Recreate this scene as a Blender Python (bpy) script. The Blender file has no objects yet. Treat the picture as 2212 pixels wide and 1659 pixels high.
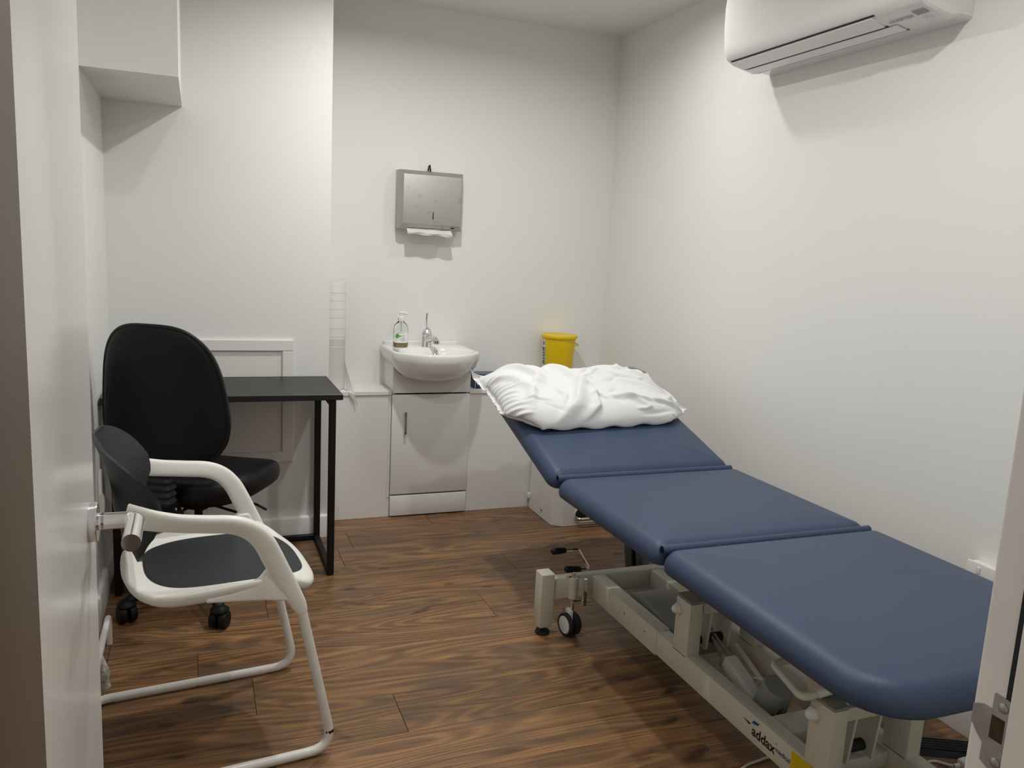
import bpy, bmesh, math, random
import numpy as np
from mathutils import Vector, Matrix, Euler
random.seed(7)
SC = bpy.context.scene
COL = SC.collection
PI = math.pi

# ------------------------------------------------------------------ camera
YAW, PITCH, ROLL, FPX = map(float, (21.54316, -9.39229, 2.92743, 1737.958))
def cam_axes():
    y, p, r = map(math.radians, (YAW, PITCH, ROLL))
    f = Vector((math.sin(y)*math.cos(p), math.cos(y)*math.cos(p), math.sin(p)))
    rt = Vector((math.cos(y), -math.sin(y), 0)); up = rt.cross(f)
    c, s = math.cos(r), math.sin(r)
    return c*rt + s*up, -s*rt + c*up, f
rt, up, fw = cam_axes()
cd = bpy.data.cameras.new('camera'); cam = bpy.data.objects.new('camera', cd); COL.objects.link(cam)
cd.sensor_fit = 'HORIZONTAL'; cd.sensor_width = 36; cd.lens = FPX/2212*36; cd.clip_start = .02
cam.matrix_world = Matrix(((rt.x, up.x, -fw.x, 0), (rt.y, up.y, -fw.y, 0), (rt.z, up.z, -fw.z, 1.33), (0, 0, 0, 1)))
SC.camera = cam

# ------------------------------------------------------------------ world, lights, exposure
w = bpy.data.worlds.new('world'); SC.world = w; w.use_nodes = True
w.node_tree.nodes['Background'].inputs[0].default_value = (1, .9, .8, 1)
w.node_tree.nodes['Background'].inputs[1].default_value = .42          # dim corridor outside the door
SC.view_settings.view_transform = 'Standard'; SC.view_settings.look = 'None'
SC.view_settings.gamma = 1; SC.view_settings.use_curve_mapping = False
SC.view_settings.exposure = 0.0
# x, y, watts of the four ceiling downlights (their lamps are made with the fixtures below)
DOWNLIGHTS = [(1.22, 1.38, 9.8), (1.62, 2.95, 3.2), (.82, 2.88, 13.5), (.28, 1.75, 6.6)]

# ------------------------------------------------------------------ mesh helpers
class MB:
    def __init__(s): s.v = []; s.f = []
    def add(s, vs, fs):
        n = len(s.v); s.v += [tuple(p) for p in vs]; s.f += [tuple(i+n for i in q) for q in fs]; return s
    def box(s, x0, x1, y0, y1, z0, z1):
        return s.add([(x0,y0,z0),(x1,y0,z0),(x1,y1,z0),(x0,y1,z0),(x0,y0,z1),(x1,y0,z1),(x1,y1,z1),(x0,y1,z1)],
                     [(0,3,2,1),(4,5,6,7),(0,1,5,4),(1,2,6,5),(2,3,7,6),(3,0,4,7)])
    def obox(s, c, ax, h):
        c = Vector(c); ax = [Vector(a).normalized() for a in ax]
        vs = [c + ax[0]*h[0]*i + ax[1]*h[1]*j + ax[2]*h[2]*k for k in (-1,1) for (i,j) in ((-1,-1),(1,-1),(1,1),(-1,1))]
        return s.add(vs, [(0,3,2,1),(4,5,6,7),(0,1,5,4),(1,2,6,5),(2,3,7,6),(3,0,4,7)])
    def beam(s, a, b, wdt, hgt, upv=(0,0,1)):
        a, b = Vector(a), Vector(b); t = (b-a).normalized(); u = Vector(upv); sd = t.cross(u).normalized(); u = sd.cross(t)
        return s.obox((a+b)/2, (t, sd, u), ((b-a).length/2, wdt/2, hgt/2))
    def rings(s, rs, cap0=True, cap1=True, closed=False):
        n = len(rs[0]); b = len(s.v)
        for r in rs: s.v += [tuple(p) for p in r]
        m = len(rs)
        for i in range(m if closed else m-1):
            i2 = (i+1) % m
            for j in range(n):
                j2 = (j+1) % n
                s.f.append((b+i*n+j, b+i*n+j2, b+i2*n+j2, b+i2*n+j))
        if not closed:
            if cap0: s.f.append(tuple(b+j for j in reversed(range(n))))
            if cap1: s.f.append(tuple(b+(m-1)*n+j for j in range(n)))
        return s
    def tube(s, pts, r, n=12, closed=False, cap=True):
        pts = [Vector(p) for p in pts]; m = len(pts); rr = r if isinstance(r, (list, tuple)) else [r]*m
        T = []
        for i in range(m):
            a = pts[(i-1) % m] if (closed or i > 0) else pts[i]; b = pts[(i+1) % m] if (closed or i < m-1) else pts[i]
            T.append((b-a).normalized())
        nrm = T[0].orthogonal().normalized(); rs = []
        for i in range(m):
            nrm = (nrm - T[i]*nrm.dot(T[i])).normalized(); bn = T[i].cross(nrm)
            rs.append([pts[i] + (nrm*math.cos(2*PI*k/n) + bn*math.sin(2*PI*k/n))*rr[i] for k in range(n)])
        return s.rings(rs, cap, cap, closed)
    def lathe(s, prof, c=(0,0,0), n=32, axis=(0,0,1)):
        ax = Vector(axis).normalized(); u = ax.orthogonal().normalized() if abs(ax.z) < .999 else Vector((1,0,0)); v = ax.cross(u); c = Vector(c)
        rs = [[c + ax*z + (u*math.cos(2*PI*k/n) + v*math.sin(2*PI*k/n))*max(r, 1e-5) for k in range(n)] for r, z in prof]
        return s.rings(rs)
    def sweep(s, pts, outs, ts, hs, n=16, e=3.2, cap=True):
        # band: thickness ts along 'out', height hs along tangent x out, superellipse section
        pts = [Vector(p) for p in pts]; m = len(pts); rs = []
        for i in range(m):
            t = (pts[min(i+1, m-1)] - pts[max(i-1, 0)]).normalized(); o = Vector(outs[i]); o = (o - t*o.dot(t)).normalized(); b = t.cross(o)
            ring = []
            for k in range(n):
                a = 2*PI*(k+.5)/n; c_, s_ = math.cos(a), math.sin(a)
                ring.append(pts[i] + o*ts[i]/2*math.copysign(abs(c_)**(2/e), c_) + b*hs[i]/2*math.copysign(abs(s_)**(2/e), s_))
            rs.append(ring)
        return s.rings(rs, cap, cap)
    def prism(s, poly, fn, d0, d1):
        # poly: 2D outline, fn(a,b,d)->xyz
        n = len(poly)
        return s.rings([[fn(a, b, d0) for a, b in poly], [fn(a, b, d1) for a, b in poly]])
    def xf(s, fn): s.v = [tuple(fn(*p)) for p in s.v]; return s

def fillet(pts, r, k=6):
    pts = [Vector(p) for p in pts]; out = [pts[0]]
    rr = r if isinstance(r, (list, tuple)) else [r]*len(pts)
    for i in range(1, len(pts)-1):
        a, p, b = pts[i-1], pts[i], pts[i+1]; u = (a-p).normalized(); v = (b-p).normalized()
        ang = u.angle(v); d = min(rr[i]/math.tan(ang/2), (a-p).length*.49, (b-p).length*.49)
        p0, p1 = p+u*d, p+v*d
        for q in range(k+1):
            t = q/k; out.append(p0*(1-t)**2 + p*2*t*(1-t) + p1*t*t)
    out.append(pts[-1]); return out
def rrect(x0, x1, y0, y1, r, k=6):
    rs = r if isinstance(r, (list, tuple)) else [r]*4; o = []
    for (cx, cy, a), q in zip(((x1, y1, 0), (x0, y1, 90), (x0, y0, 180), (x1, y0, 270)), rs):
        mx = cx - q*(1 if cx == x1 else -1); my = cy - q*(1 if cy == y1 else -1)
        for i in range(k+1):
            t = math.radians(a + 90*i/k); o.append((mx + q*math.cos(t), my + q*math.sin(t)))
    return o
def superell(a, b, n, e=2.6, cx=0, cy=0):
    o = []
    for i in range(n):
        t = 2*PI*i/n; c, s = math.cos(t), math.sin(t)
        o.append((cx + a*math.copysign(abs(c)**(2/e), c), cy + b*math.copysign(abs(s)**(2/e), s)))
    return o

def mesh_of(mb, name, bev=None, smooth=35):
    bm = bmesh.new(); vs = [bm.verts.new(p) for p in mb.v]
    for q in mb.f:
        try: bm.faces.new([vs[i] for i in q])
        except ValueError: pass
    bmesh.ops.remove_doubles(bm, verts=bm.verts, dist=1e-6)
    bmesh.ops.dissolve_degenerate(bm, edges=bm.edges, dist=1e-7)
    bmesh.ops.recalc_face_normals(bm, faces=bm.faces)
    if bev:
        ed = [e for e in bm.edges if len(e.link_faces) == 2 and e.calc_face_angle(0) > .5]
        bmesh.ops.bevel(bm, geom=ed, offset=bev[0], segments=bev[1], affect='EDGES', profile=.5, clamp_overlap=True)
    me = bpy.data.meshes.new(name); bm.to_mesh(me); bm.free()
    if smooth:
        me.polygons.foreach_set('use_smooth', [True]*len(me.polygons)); me.set_sharp_from_angle(angle=math.radians(smooth))
    return me
def top_props(o, label, cat, group=None, kind=None):
    if label: o['label'] = label
    if cat: o['category'] = cat
    if group: o['group'] = group
    if kind: o['kind'] = kind
    return o
WORLD_LOC = {}
def root(name, loc, rz, label, cat, group=None, kind=None):
    o = bpy.data.objects.new(name, None); COL.objects.link(o); o.location = loc; o.rotation_euler = (0, 0, rz); o.empty_display_size = .1
    WORLD_LOC[o.name] = Vector(loc); return top_props(o, label, cat, group, kind)
def part(name, mb, mat, par, bev=None, smooth=35, local=False, label=None):
    """a part; vertices in world space unless local (then in the root's own frame)"""
    me = mesh_of(mb, name, bev, smooth); o = bpy.data.objects.new(name, me); COL.objects.link(o); me.materials.append(mat)
    off = WORLD_LOC.get(par.name, Vector((0,0,0)))
    if not local: me.transform(Matrix.Translation(-off))
    o.parent = par; WORLD_LOC[o.name] = off if not local else Vector((0,0,0))
    if label: o['label'] = label
    return o
def solo(name, mb, mat, label=None, cat=None, group=None, kind=None, bev=None, smooth=35, base=None):
    me = mesh_of(mb, name, bev, smooth); o = bpy.data.objects.new(name, me); COL.objects.link(o); me.materials.append(mat)
    a = np.array([v.co[:] for v in me.vertices]); lo, hi = a.min(0), a.max(0)
    c = Vector(base) if base else Vector(((lo[0]+hi[0])/2, (lo[1]+hi[1])/2, lo[2]))
    me.transform(Matrix.Translation(-c)); o.location = c; WORLD_LOC[o.name] = c
    return top_props(o, label, cat, group, kind)

# ------------------------------------------------------------------ materials
def S(c):  # sRGB 0-255 -> linear
    return tuple((x/255/12.92 if x/255 <= .04045 else ((x/255+.055)/1.055)**2.4) for x in c) + (1,)
def mat(name, col, rough=.5, metal=0, spec=.5, noise=None, bump=None, coat=0, trans=0, ior=1.45, sheen=0, alpha=None):
    """noise=(scale, amount): slight tone variation; bump=(scale, strength)"""
    m = bpy.data.materials.new(name); m.use_nodes = True; nt = m.node_tree; b = nt.nodes['Principled BSDF']
    b.inputs['Base Color'].default_value = col; b.inputs['Roughness'].default_value = rough; b.inputs['Metallic'].default_value = metal
    b.inputs['Specular IOR Level'].default_value = spec; b.inputs['Coat Weight'].default_value = coat; b.inputs['Coat Roughness'].default_value = .08
    b.inputs['Transmission Weight'].default_value = trans; b.inputs['IOR'].default_value = ior; b.inputs['Sheen Weight'].default_value = sheen
    tc = nt.nodes.new('ShaderNodeTexCoord')
    if noise:
        n = nt.nodes.new('ShaderNodeTexNoise'); n.inputs['Scale'].default_value = noise[0]; n.inputs['Detail'].default_value = 5
        nt.links.new(tc.outputs['Object'], n.inputs['Vector'])
        r = nt.nodes.new('ShaderNodeMapRange'); r.inputs['From Min'].default_value = .3; r.inputs['From Max'].default_value = .7
        r.inputs['To Min'].default_value = 1-noise[1]; r.inputs['To Max'].default_value = 1+noise[1]; nt.links.new(n.outputs['Fac'], r.inputs['Value'])
        mx = nt.nodes.new('ShaderNodeVectorMath'); mx.operation = 'SCALE'; mx.inputs[0].default_value = col[:3]; nt.links.new(r.outputs[0], mx.inputs['Scale'])
        nt.links.new(mx.outputs[0], b.inputs['Base Color'])
    if bump:
        n = nt.nodes.new('ShaderNodeTexNoise'); n.inputs['Scale'].default_value = bump[0]; n.inputs['Detail'].default_value = 4
        nt.links.new(tc.outputs['Object'], n.inputs['Vector'])
        bp = nt.nodes.new('ShaderNodeBump'); bp.inputs['Strength'].default_value = bump[1]; bp.inputs['Distance'].default_value = .002
        nt.links.new(n.outputs['Fac'], bp.inputs['Height']); nt.links.new(bp.outputs[0], b.inputs['Normal'])
    return m
M = {}
M['wall'] = mat('wall_paint', (.80,.80,.78,1), .42, spec=.35, noise=(1.2,.012), bump=(35,.06))
M['ceil'] = mat('ceiling_paint', (.80,.795,.77,1), .7, spec=.2, noise=(2,.01), bump=(30,.05))
M['gloss'] = mat('gloss_paint', (.80,.79,.765,1), .3, spec=.45, noise=(3,.015), bump=(14,.08))
M['door'] = mat('door_gloss', (.80,.79,.77,1), .22, spec=.5, noise=(4,.012), bump=(9,.10))
M['jamb'] = mat('jamb_paint', (.83,.80,.76,1), .35, spec=.4, noise=(12,.03), bump=(40,.1))
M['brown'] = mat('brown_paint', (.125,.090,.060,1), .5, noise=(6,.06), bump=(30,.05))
M['melamine'] = mat('white_melamine', (.81,.80,.775,1), .33, spec=.45, noise=(2,.01))
M['cabinet'] = mat('white_gloss_board', (.83,.83,.82,1), .30, spec=.45)
M['ceramic'] = mat('white_ceramic', (.84,.835,.82,1), .07, spec=.6, coat=.4)
M['chrome'] = mat('chrome', (.78,.78,.78,1), .08, 1)
M['satin'] = mat('satin_chrome', (.66,.66,.67,1), .22, 1, bump=(60,.02))
M['dull_metal'] = mat('dull_steel', (.42,.41,.40,1), .42, .85, noise=(30,.18), bump=(50,.15))
M['black_lam'] = mat('black_laminate', (.012,.012,.013,1), .38, spec=.4, bump=(300,.05))
M['black_metal'] = mat('black_powder_coat', (.007,.007,.008,1), .5, spec=.3, bump=(500,.08))
M['vinyl'] = mat('black_vinyl', (.006,.006,.007,1), .42, spec=.3, bump=(260,.25), noise=(20,.2))
M['black_plastic'] = mat('black_plastic', (.006,.006,.007,1), .5, spec=.25, bump=(300,.1))
M['rubber'] = mat('black_rubber', (.016,.017,.020,1), .7, bump=(200,.2))
M['wheel_grey'] = mat('grey_rubber', (.10,.10,.102,1), .6, noise=(20,.15), bump=(120,.2))
M['chair_black'] = mat('charcoal_plastic', (.020,.024,.027,1), .5, spec=.4, bump=(600,.15), noise=(15,.08))
M['chair_white'] = mat('cream_white_plastic', (.80,.785,.735,1), .36, spec=.45, noise=(5,.012))
M['white_tube'] = mat('white_enamel_tube', (.74,.725,.69,1), .25, spec=.5, noise=(40,.05), bump=(60,.05))
M['navy'] = mat('navy_vinyl', (.034,.056,.110,1), .42, spec=.5, noise=(8,.05), bump=(420,.28))
M['beige'] = mat('stone_enamel', (.62,.61,.52,1), .34, spec=.45, noise=(6,.03), bump=(80,.04))
M['grey_plastic'] = mat('grey_plastic', (.27,.27,.255,1), .5, noise=(9,.05), bump=(200,.08))
M['cap_grey'] = mat('grey_cap', (.25,.25,.23,1), .45)
M['white_plastic'] = mat('white_plastic', (.78,.775,.75,1), .35, noise=(12,.03))
M['ac'] = mat('air_conditioner_white', (.82,.81,.80,1), .11, spec=.5)
M['dark'] = mat('dark_gap', (.012,.012,.013,1), .6)
M['grey_mark'] = mat('grey_print', (.33,.33,.36,1), .5)
M['dark_print'] = mat('dark_print', (.10,.10,.12,1), .5)
M['yellow'] = mat('yellow_plastic', (.80,.56,.008,1), .38, spec=.4, noise=(7,.04))
M['yellow_label'] = mat('yellow_sticker', (.66,.48,.005,1), .5)
M['blue_card'] = mat('blue_card', (.012,.045,.14,1), .4, noise=(25,.12))
M['pale_card'] = mat('pale_card', (.42,.50,.62,1), .5)
M['blue_print'] = mat('blue_print', (.008,.10,.26,1), .4)
M['black_print'] = mat('black_print', (.006,.006,.007,1), .4)
M['green_print'] = mat('green_print', (.05,.30,.03,1), .4, noise=(120,.5))
M['teal_print'] = mat('teal_print', (.05,.15,.13,1), .5)
M['label_white'] = mat('paper_label', (.78,.79,.80,1), .4)
M['paper'] = mat('tissue_paper', (.70,.69,.65,1), .85, spec=.1, noise=(30,.02), bump=(400,.3))
M['cotton'] = mat('white_cotton', (.74,.74,.74,1), .85, spec=.15, sheen=.25, bump=(900,.12))
M['groove'] = mat('floor_joint', (.03,.019,.012,1), .7)
M['glass'] = mat('clear_plastic', (.93,.94,.90,1), .04, trans=1, ior=1.35)
M['soap'] = mat('amber_soap', (.50,.36,.16,1), .1, trans=.6, ior=1.35)
M['wood_chip'] = mat('tan_card', (.62,.42,.13,1), .5)
M['steel_smudge'] = None

def steel():
    m = mat('brushed_steel', (.50,.488,.46,1), .56, 1); nt = m.node_tree; b = nt.nodes['Principled BSDF']
    tc = nt.nodes.new('ShaderNodeTexCoord'); mp = nt.nodes.new('ShaderNodeMapping'); mp.inputs['Scale'].default_value = (3, 3, 320)
    nt.links.new(tc.outputs['Object'], mp.inputs['Vector'])
    n = nt.nodes.new('ShaderNodeTexNoise'); n.inputs['Scale'].default_value = 1.5; n.inputs['Detail'].default_value = 3; nt.links.new(mp.outputs[0], n.inputs['Vector'])
    bp = nt.nodes.new('ShaderNodeBump'); bp.inputs['Strength'].default_value = .05; nt.links.new(n.outputs['Fac'], bp.inputs['Height']); nt.links.new(bp.outputs[0], b.inputs['Normal'])
    v = nt.nodes.new('ShaderNodeTexNoise'); v.inputs['Scale'].default_value = 24; v.inputs['Detail'].default_value = 2; nt.links.new(tc.outputs['Object'], v.inputs['Vector'])
    r = nt.nodes.new('ShaderNodeValToRGB'); r.color_ramp.elements[0].position = .62; r.color_ramp.elements[1].position = .72
    r.color_ramp.elements[0].color = (.50,.488,.46,1); r.color_ramp.elements[1].color = (.42,.405,.38,1)
    nt.links.new(v.outputs['Fac'], r.inputs[0]); nt.links.new(r.outputs[0], b.inputs['Base Color'])
    return m
M['steel'] = steel()

def wood():
    m = bpy.data.materials.new('walnut_laminate'); m.use_nodes = True; nt = m.node_tree; b = nt.nodes['Principled BSDF']; N = nt.nodes.new; L = nt.links.new
    g = N('ShaderNodeNewGeometry'); oi = N('ShaderNodeObjectInfo')
    rs = N('ShaderNodeVectorMath'); rs.operation = 'MULTIPLY'; cmb = N('ShaderNodeCombineXYZ')
    L(oi.outputs['Random'], cmb.inputs[0]); L(oi.outputs['Random'], cmb.inputs[1]); L(oi.outputs['Random'], cmb.inputs[2])
    L(cmb.outputs[0], rs.inputs[0]); rs.inputs[1].default_value = (37, 11, 53)
    ad = N('ShaderNodeVectorMath'); ad.operation = 'ADD'; L(g.outputs['Position'], ad.inputs[0]); L(rs.outputs[0], ad.inputs[1])
    def nz(scale, sc, det, dist=0):
        mp = N('ShaderNodeMapping'); mp.inputs['Scale'].default_value = scale; L(ad.outputs[0], mp.inputs['Vector'])
        n = N('ShaderNodeTexNoise'); n.inputs['Scale'].default_value = sc; n.inputs['Detail'].default_value = det; n.inputs['Distortion'].default_value = dist
        L(mp.outputs[0], n.inputs['Vector']); return n.outputs['Fac']
    def mth(op, a, c, d=None):
        n = N('ShaderNodeMath'); n.operation = op
        for i, q in enumerate((a, c, d)):
            if q is None: continue
            if isinstance(q, (int, float)): n.inputs[i].default_value = q
            else: L(q, n.inputs[i])
        return n.outputs[0]
    big = nz((1.0, 7.5, 1), 1.0, .8, .2)                     # contour field -> cathedral rings
    ring = mth('SINE', mth('MULTIPLY', big, 105.0), 0)
    ring = mth('MULTIPLY_ADD', ring, .5, .5); ring = mth('POWER', ring, 1.6)
    fine = nz((5, 170, 1), 1.0, 4)
    streak = nz((1.5, 30, 1), 1.0, 3, .1)
    blot = nz((2.6, 8, 1), 1.0, 3)
    knot = nz((7, 14, 1), 1.0, 1)
    tone = mth('ADD', mth('MULTIPLY', ring, .15), mth('MULTIPLY', fine, .40))
    tone = mth('ADD', tone, mth('MULTIPLY', streak, .45))
    ramp = N('ShaderNodeValToRGB'); e = ramp.color_ramp.elements
    e[0].position = .22; e[0].color = S((74, 55, 39)); e[1].position = .80; e[1].color = S((176, 133, 86))
    k = e.new(.42); k.color = S((112, 83, 58)); k = e.new(.58); k.color = S((144, 107, 71))
    L(tone, ramp.inputs[0])
    gr = N('ShaderNodeMixRGB'); gr.inputs[2].default_value = S((92, 78, 64))
    gm = N('ShaderNodeMapRange'); gm.inputs['From Min'].default_value = .52; gm.inputs['From Max'].default_value = .72; gm.inputs['To Max'].default_value = .75; L(blot, gm.inputs['Value'])
    L(gm.outputs[0], gr.inputs[0]); L(ramp.outputs[0], gr.inputs[1])
    kn = N('ShaderNodeMixRGB'); kn.inputs[2].default_value = S((50, 37, 29))
    km = N('ShaderNodeMapRange'); km.inputs['From Min'].default_value = .67; km.inputs['From Max'].default_value = .78; km.inputs['To Max'].default_value = .8; L(knot, km.inputs['Value'])
    L(km.outputs[0], kn.inputs[0]); L(gr.outputs[0], kn.inputs[1])
    hs = N('ShaderNodeHueSaturation'); L(kn.outputs[0], hs.inputs['Color'])
    hs.inputs['Value'].default_value = 1
    L(mth('MULTIPLY_ADD', oi.outputs['Random'], .26, .90), hs.inputs['Value'])
    L(hs.outputs[0], b.inputs['Base Color'])
    b.inputs['Roughness'].default_value = .36; b.inputs['Specular IOR Level'].default_value = .42
    L(mth('MULTIPLY_ADD', fine, .25, .26), b.inputs['Roughness'])
    bp = N('ShaderNodeBump'); bp.inputs['Strength'].default_value = .12; bp.inputs['Distance'].default_value = .002; L(fine, bp.inputs['Height']); L(bp.outputs[0], b.inputs['Normal'])
    return m
M['wood'] = wood()

def emit(name, col, st):
    m = bpy.data.materials.new(name); m.use_nodes = True; b = m.node_tree.nodes['Principled BSDF']
    b.inputs['Base Color'].default_value = (.8,.8,.8,1); b.inputs['Emission Color'].default_value = col; b.inputs['Emission Strength'].default_value = st; return m

# ------------------------------------------------------------------ the room
XL, XR, YB, YF, ZC = -.335, 2.087, 3.97, .50, 2.457        # left, right, back, front planes, ceiling
YBR, XBR = 3.57, .535                                        # chimney breast face and its right side
def st(name, mb, m, bev=None, smooth=35): return solo(name, mb, m, kind='structure', bev=bev, smooth=smooth)
floor = st('floor', MB().box(-.9, 2.2, -.7, 4.05, -.03, -.009), M['groove'])
# laminate boards, each one a part of the floor
PITCH_Y, Y0 = .2013, 1.585
joints = {0: 1.305, 1: .17, 2: .53, 3: 1.43, 4: -.015, 5: 1.011, 6: .219, 7: 1.245, 8: .556, 9: .626, 10: 1.05, 11: .3}
for k in range(-11, 12):
    ya, yb = Y0 + k*PITCH_Y, Y0 + (k+1)*PITCH_Y
    if ya >= YB: continue
    yb = min(yb, YB + .03)
    j = joints.get(k, random.uniform(-.3, 1.0)); xs = [-.85]
    x = j - 1.29*3
    while x < 2.15:
        if x > -.8: xs.append(x)
        x += 1.29
    xs.append(2.15)
    for a, b in zip(xs[:-1], xs[1:]):
        g = .0006
        part('plank', MB().box(a+g, b-g, ya+g, yb-g, -.0085, 0), M['wood'], floor, bev=(.0009, 1))

st('ceiling', MB().box(XL-.1, XR+.1, .3, YB+.1, ZC, ZC+.1), M['ceil'])
st('wall_right', MB().box(XR, XR+.1, .33, YB+.1, 0, ZC), M['wall'])
st('wall_back', MB().box(XBR-.02, XR, YB, YB+.1, 0, ZC), M['wall'])
st('wall_left', MB().box(XL-.1, XL, .33, YB+.1, 0, ZC), M['wall'])
breast = st('wall_breast', MB().box(XL, XBR, YBR, YB, 0, ZC), M['wall'])
st('wall_bulkhead', MB().box(XL, -.05, 2.912, YBR, 1.824, ZC), M['wall'])
RX, LX = .664, -.079                                         # door lining faces
st('wall_front', MB().box(XL, -.185, .33, YF, 0, ZC).box(RX+.03, XR, .33, YF-.012, 0, ZC).box(-.185, RX+.03, .33, YF-.012, 2.03, ZC), M['wall'])

# skirting boards
def skirt(name, a, b, nrm, h=.105, t=.015):
    """board along a->b standing proud along nrm, rounded top"""
    a, b, n = Vector(a), Vector(b), Vector(nrm); prof = [(0, 0), (t, 0), (t, h-.012), (t*.7, h-.003), (t*.35, h), (0, h)]
    mb = MB(); mb.rings([[p + n*u + Vector((0, 0, v)) for u, v in prof] for p in (a, b)])
    return st(name, mb, M['gloss'])
skirt('baseboard_left', (XL, .52, .0005), (XL, YBR-.016, .0005), (1, 0, 0))
skirt('baseboard_breast', (XL, YBR, .0005), (XBR+.018, YBR, .0005), (0, -1, 0))
skirt('baseboard_right', (XR, .52, .0005), (XR, 3.76, .0005), (-1, 0, 0), h=.13, t=.018)

# blanked fireplace panel with its flat moulding on the chimney breast
fx0, fx1, fz0, fz1, fwid = -.22, .383, .362, .902, .047
tr = st('trim_1', MB().box(fx0+.03, fx1-.03, YBR-.003, YBR, fz0+.03, fz1-.03), M['gloss'])
part('moulding', MB().box(fx0, fx1, YBR-.014, YBR, fz1-fwid, fz1), M['gloss'], tr, bev=(.002, 1))
part('moulding', MB().box(fx0, fx1, YBR-.014, YBR, fz0, fz0+fwid), M['gloss'], tr, bev=(.002, 1))
part('moulding', MB().box(fx1-fwid, fx1, YBR-.0135, YBR, fz0+fwid, fz1-fwid-.001), M['gloss'], tr, bev=(.002, 1))
part('moulding', MB().box(fx0, fx0+fwid, YBR-.0135, YBR, fz0+fwid, fz1-fwid-.001), M['gloss'], tr, bev=(.002, 1))

# boxed-in pipe ledge along the back wall
led = st('wall_ledge', MB().box(XBR, .866, 3.786, YB, .60, .612), M['melamine'])
part('ledge_board', MB().box(XBR, .866, 3.762, YB, .614, .634), M['melamine'], led, bev=(.0015, 1))
part('panel', MB().box(XBR, .866, 3.769, 3.785, .0005, .612), M['melamine'], led, bev=(.001, 1))
part('cover_strip', MB().box(.853, .865, 3.7655, 3.769, .10, .612), M['melamine'], led, bev=(.001, 1))
part('sealant_bead', MB().tube([(XBR, YB-.001, .636), (.866, YB-.001, .636)], .0035, 6), M['gloss'], led)
led = st('wall_ledge', MB().box(1.262, XR, 3.791, YB, .60, .612), M['melamine'])
part('ledge_board', MB().box(1.262, XR, 3.762, YB, .614, .634), M['melamine'], led, bev=(.0015, 1))
part('panel', MB().box(1.262, 1.655, 3.769, 3.785, .0005, .612), M['melamine'], led, bev=(.001, 1))
part('panel', MB().box(1.657, XR, 3.777, 3.79, .0005, .612), M['melamine'], led, bev=(.001, 1))

# ---- door lining and door
rj = st('trim_2', MB().box(RX, RX+.03, .31, .481, .0005, 2.03), M['jamb'], bev=(.005, 3))
part('door_stop', MB().box(RX-.014, RX, .31, .4375, .0005, 2.03), M['jamb'], rj, bev=(.002, 1))
part('seal_strip', MB().box(RX-.0035, RX, .438, .448, .962, 2.02), M['rubber'], rj)
part('seal_strip', MB().box(RX-.0035, RX, .438, .448, .01, .886), M['rubber'], rj)
# strike plate: shaped plate with a lip, latch hole and two screws, on the face x=RX
sy = lambda y: y*RX/.65
def plate(y, z, d): return (RX - d, y, z)
pl_out = [(.4405 + (y-.432)*.79, z-.006) for y, z in ((.432,.966),(.456,.967),(.4565,.951),(.468,.951),(.4795,.947),(.4795,.930),(.470,.921),(.4625,.916),(.4625,.899),(.445,.893),(.432,.893))]
hy0, hy1, hz0, hz1 = .4465, .4590, .9185, .9405
sp = MB(); sp.prism(pl_out, plate, 0.0001, .0022)
spo = part('strike_plate', sp, M['dull_metal'], rj, label='dull steel latch strike plate')
part('latch_hole', MB().box(RX-.0026, RX-.0021, hy0, hy1, hz0, hz1), mat('latch_void', (.05,.028,.012,1), .8, noise=(90,.5)), spo)
for z in (.9515, .8985):
    q = MB().lathe([(0,.0048),(.0030,.0046),(.0046,.0034),(.0050,.0020)], (RX, .4495, z), 20, (-1,0,0)); part('screw', q, M['dull_metal'], spo)
part('paint_chip', MB().lathe([(0,.0030),(.004,.0028),(.0062,.0018)], (RX, .454, .880), 9, (-1,0,0)).box(RX-.0016, RX, .443, .4595, .84, .884), M['dull_metal'], rj)
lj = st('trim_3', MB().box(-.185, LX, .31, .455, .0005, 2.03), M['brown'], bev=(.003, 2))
st('trim_4', MB().box(LX, RX, .31, .455, 2.0, 2.03), M['jamb'])

DX, DY0, DY1 = -.138, .50, 1.207                              # open door: face plane, hinge end, latch end
door = st('door_1', MB().box(DX-.04, DX, DY0, DY1, .006, 1.985), M['door'], bev=(.002, 2))
hy, hz = 1.152, .946
hd = part('handle', MB().tube([(DX+.008, hy, hz), (DX+.0175, hy, hz)], .0115, 20).tube(fillet([(DX+.014, hy, hz), (DX+.056, hy, hz), (DX+.056, hy-.092, hz)], .013, 8), .0115, 20), M['chrome'], door, smooth=50, label='chrome lever handle')
part('rose', MB().lathe([(0,0),(.0262,0),(.0265,.002),(.0265,.0088),(.0255,.0100),(0,.0100)], (DX, hy, hz), 40, (1,0,0)), M['satin'], hd, label='round satin chrome rose')
for z in (.25, 1.0, 1.75):
    part('hinge', MB().tube([(DX-.045, DY0-.006, z-.04), (DX-.045, DY0-.006, z+.04)], .006, 10), M['satin'], door)

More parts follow.
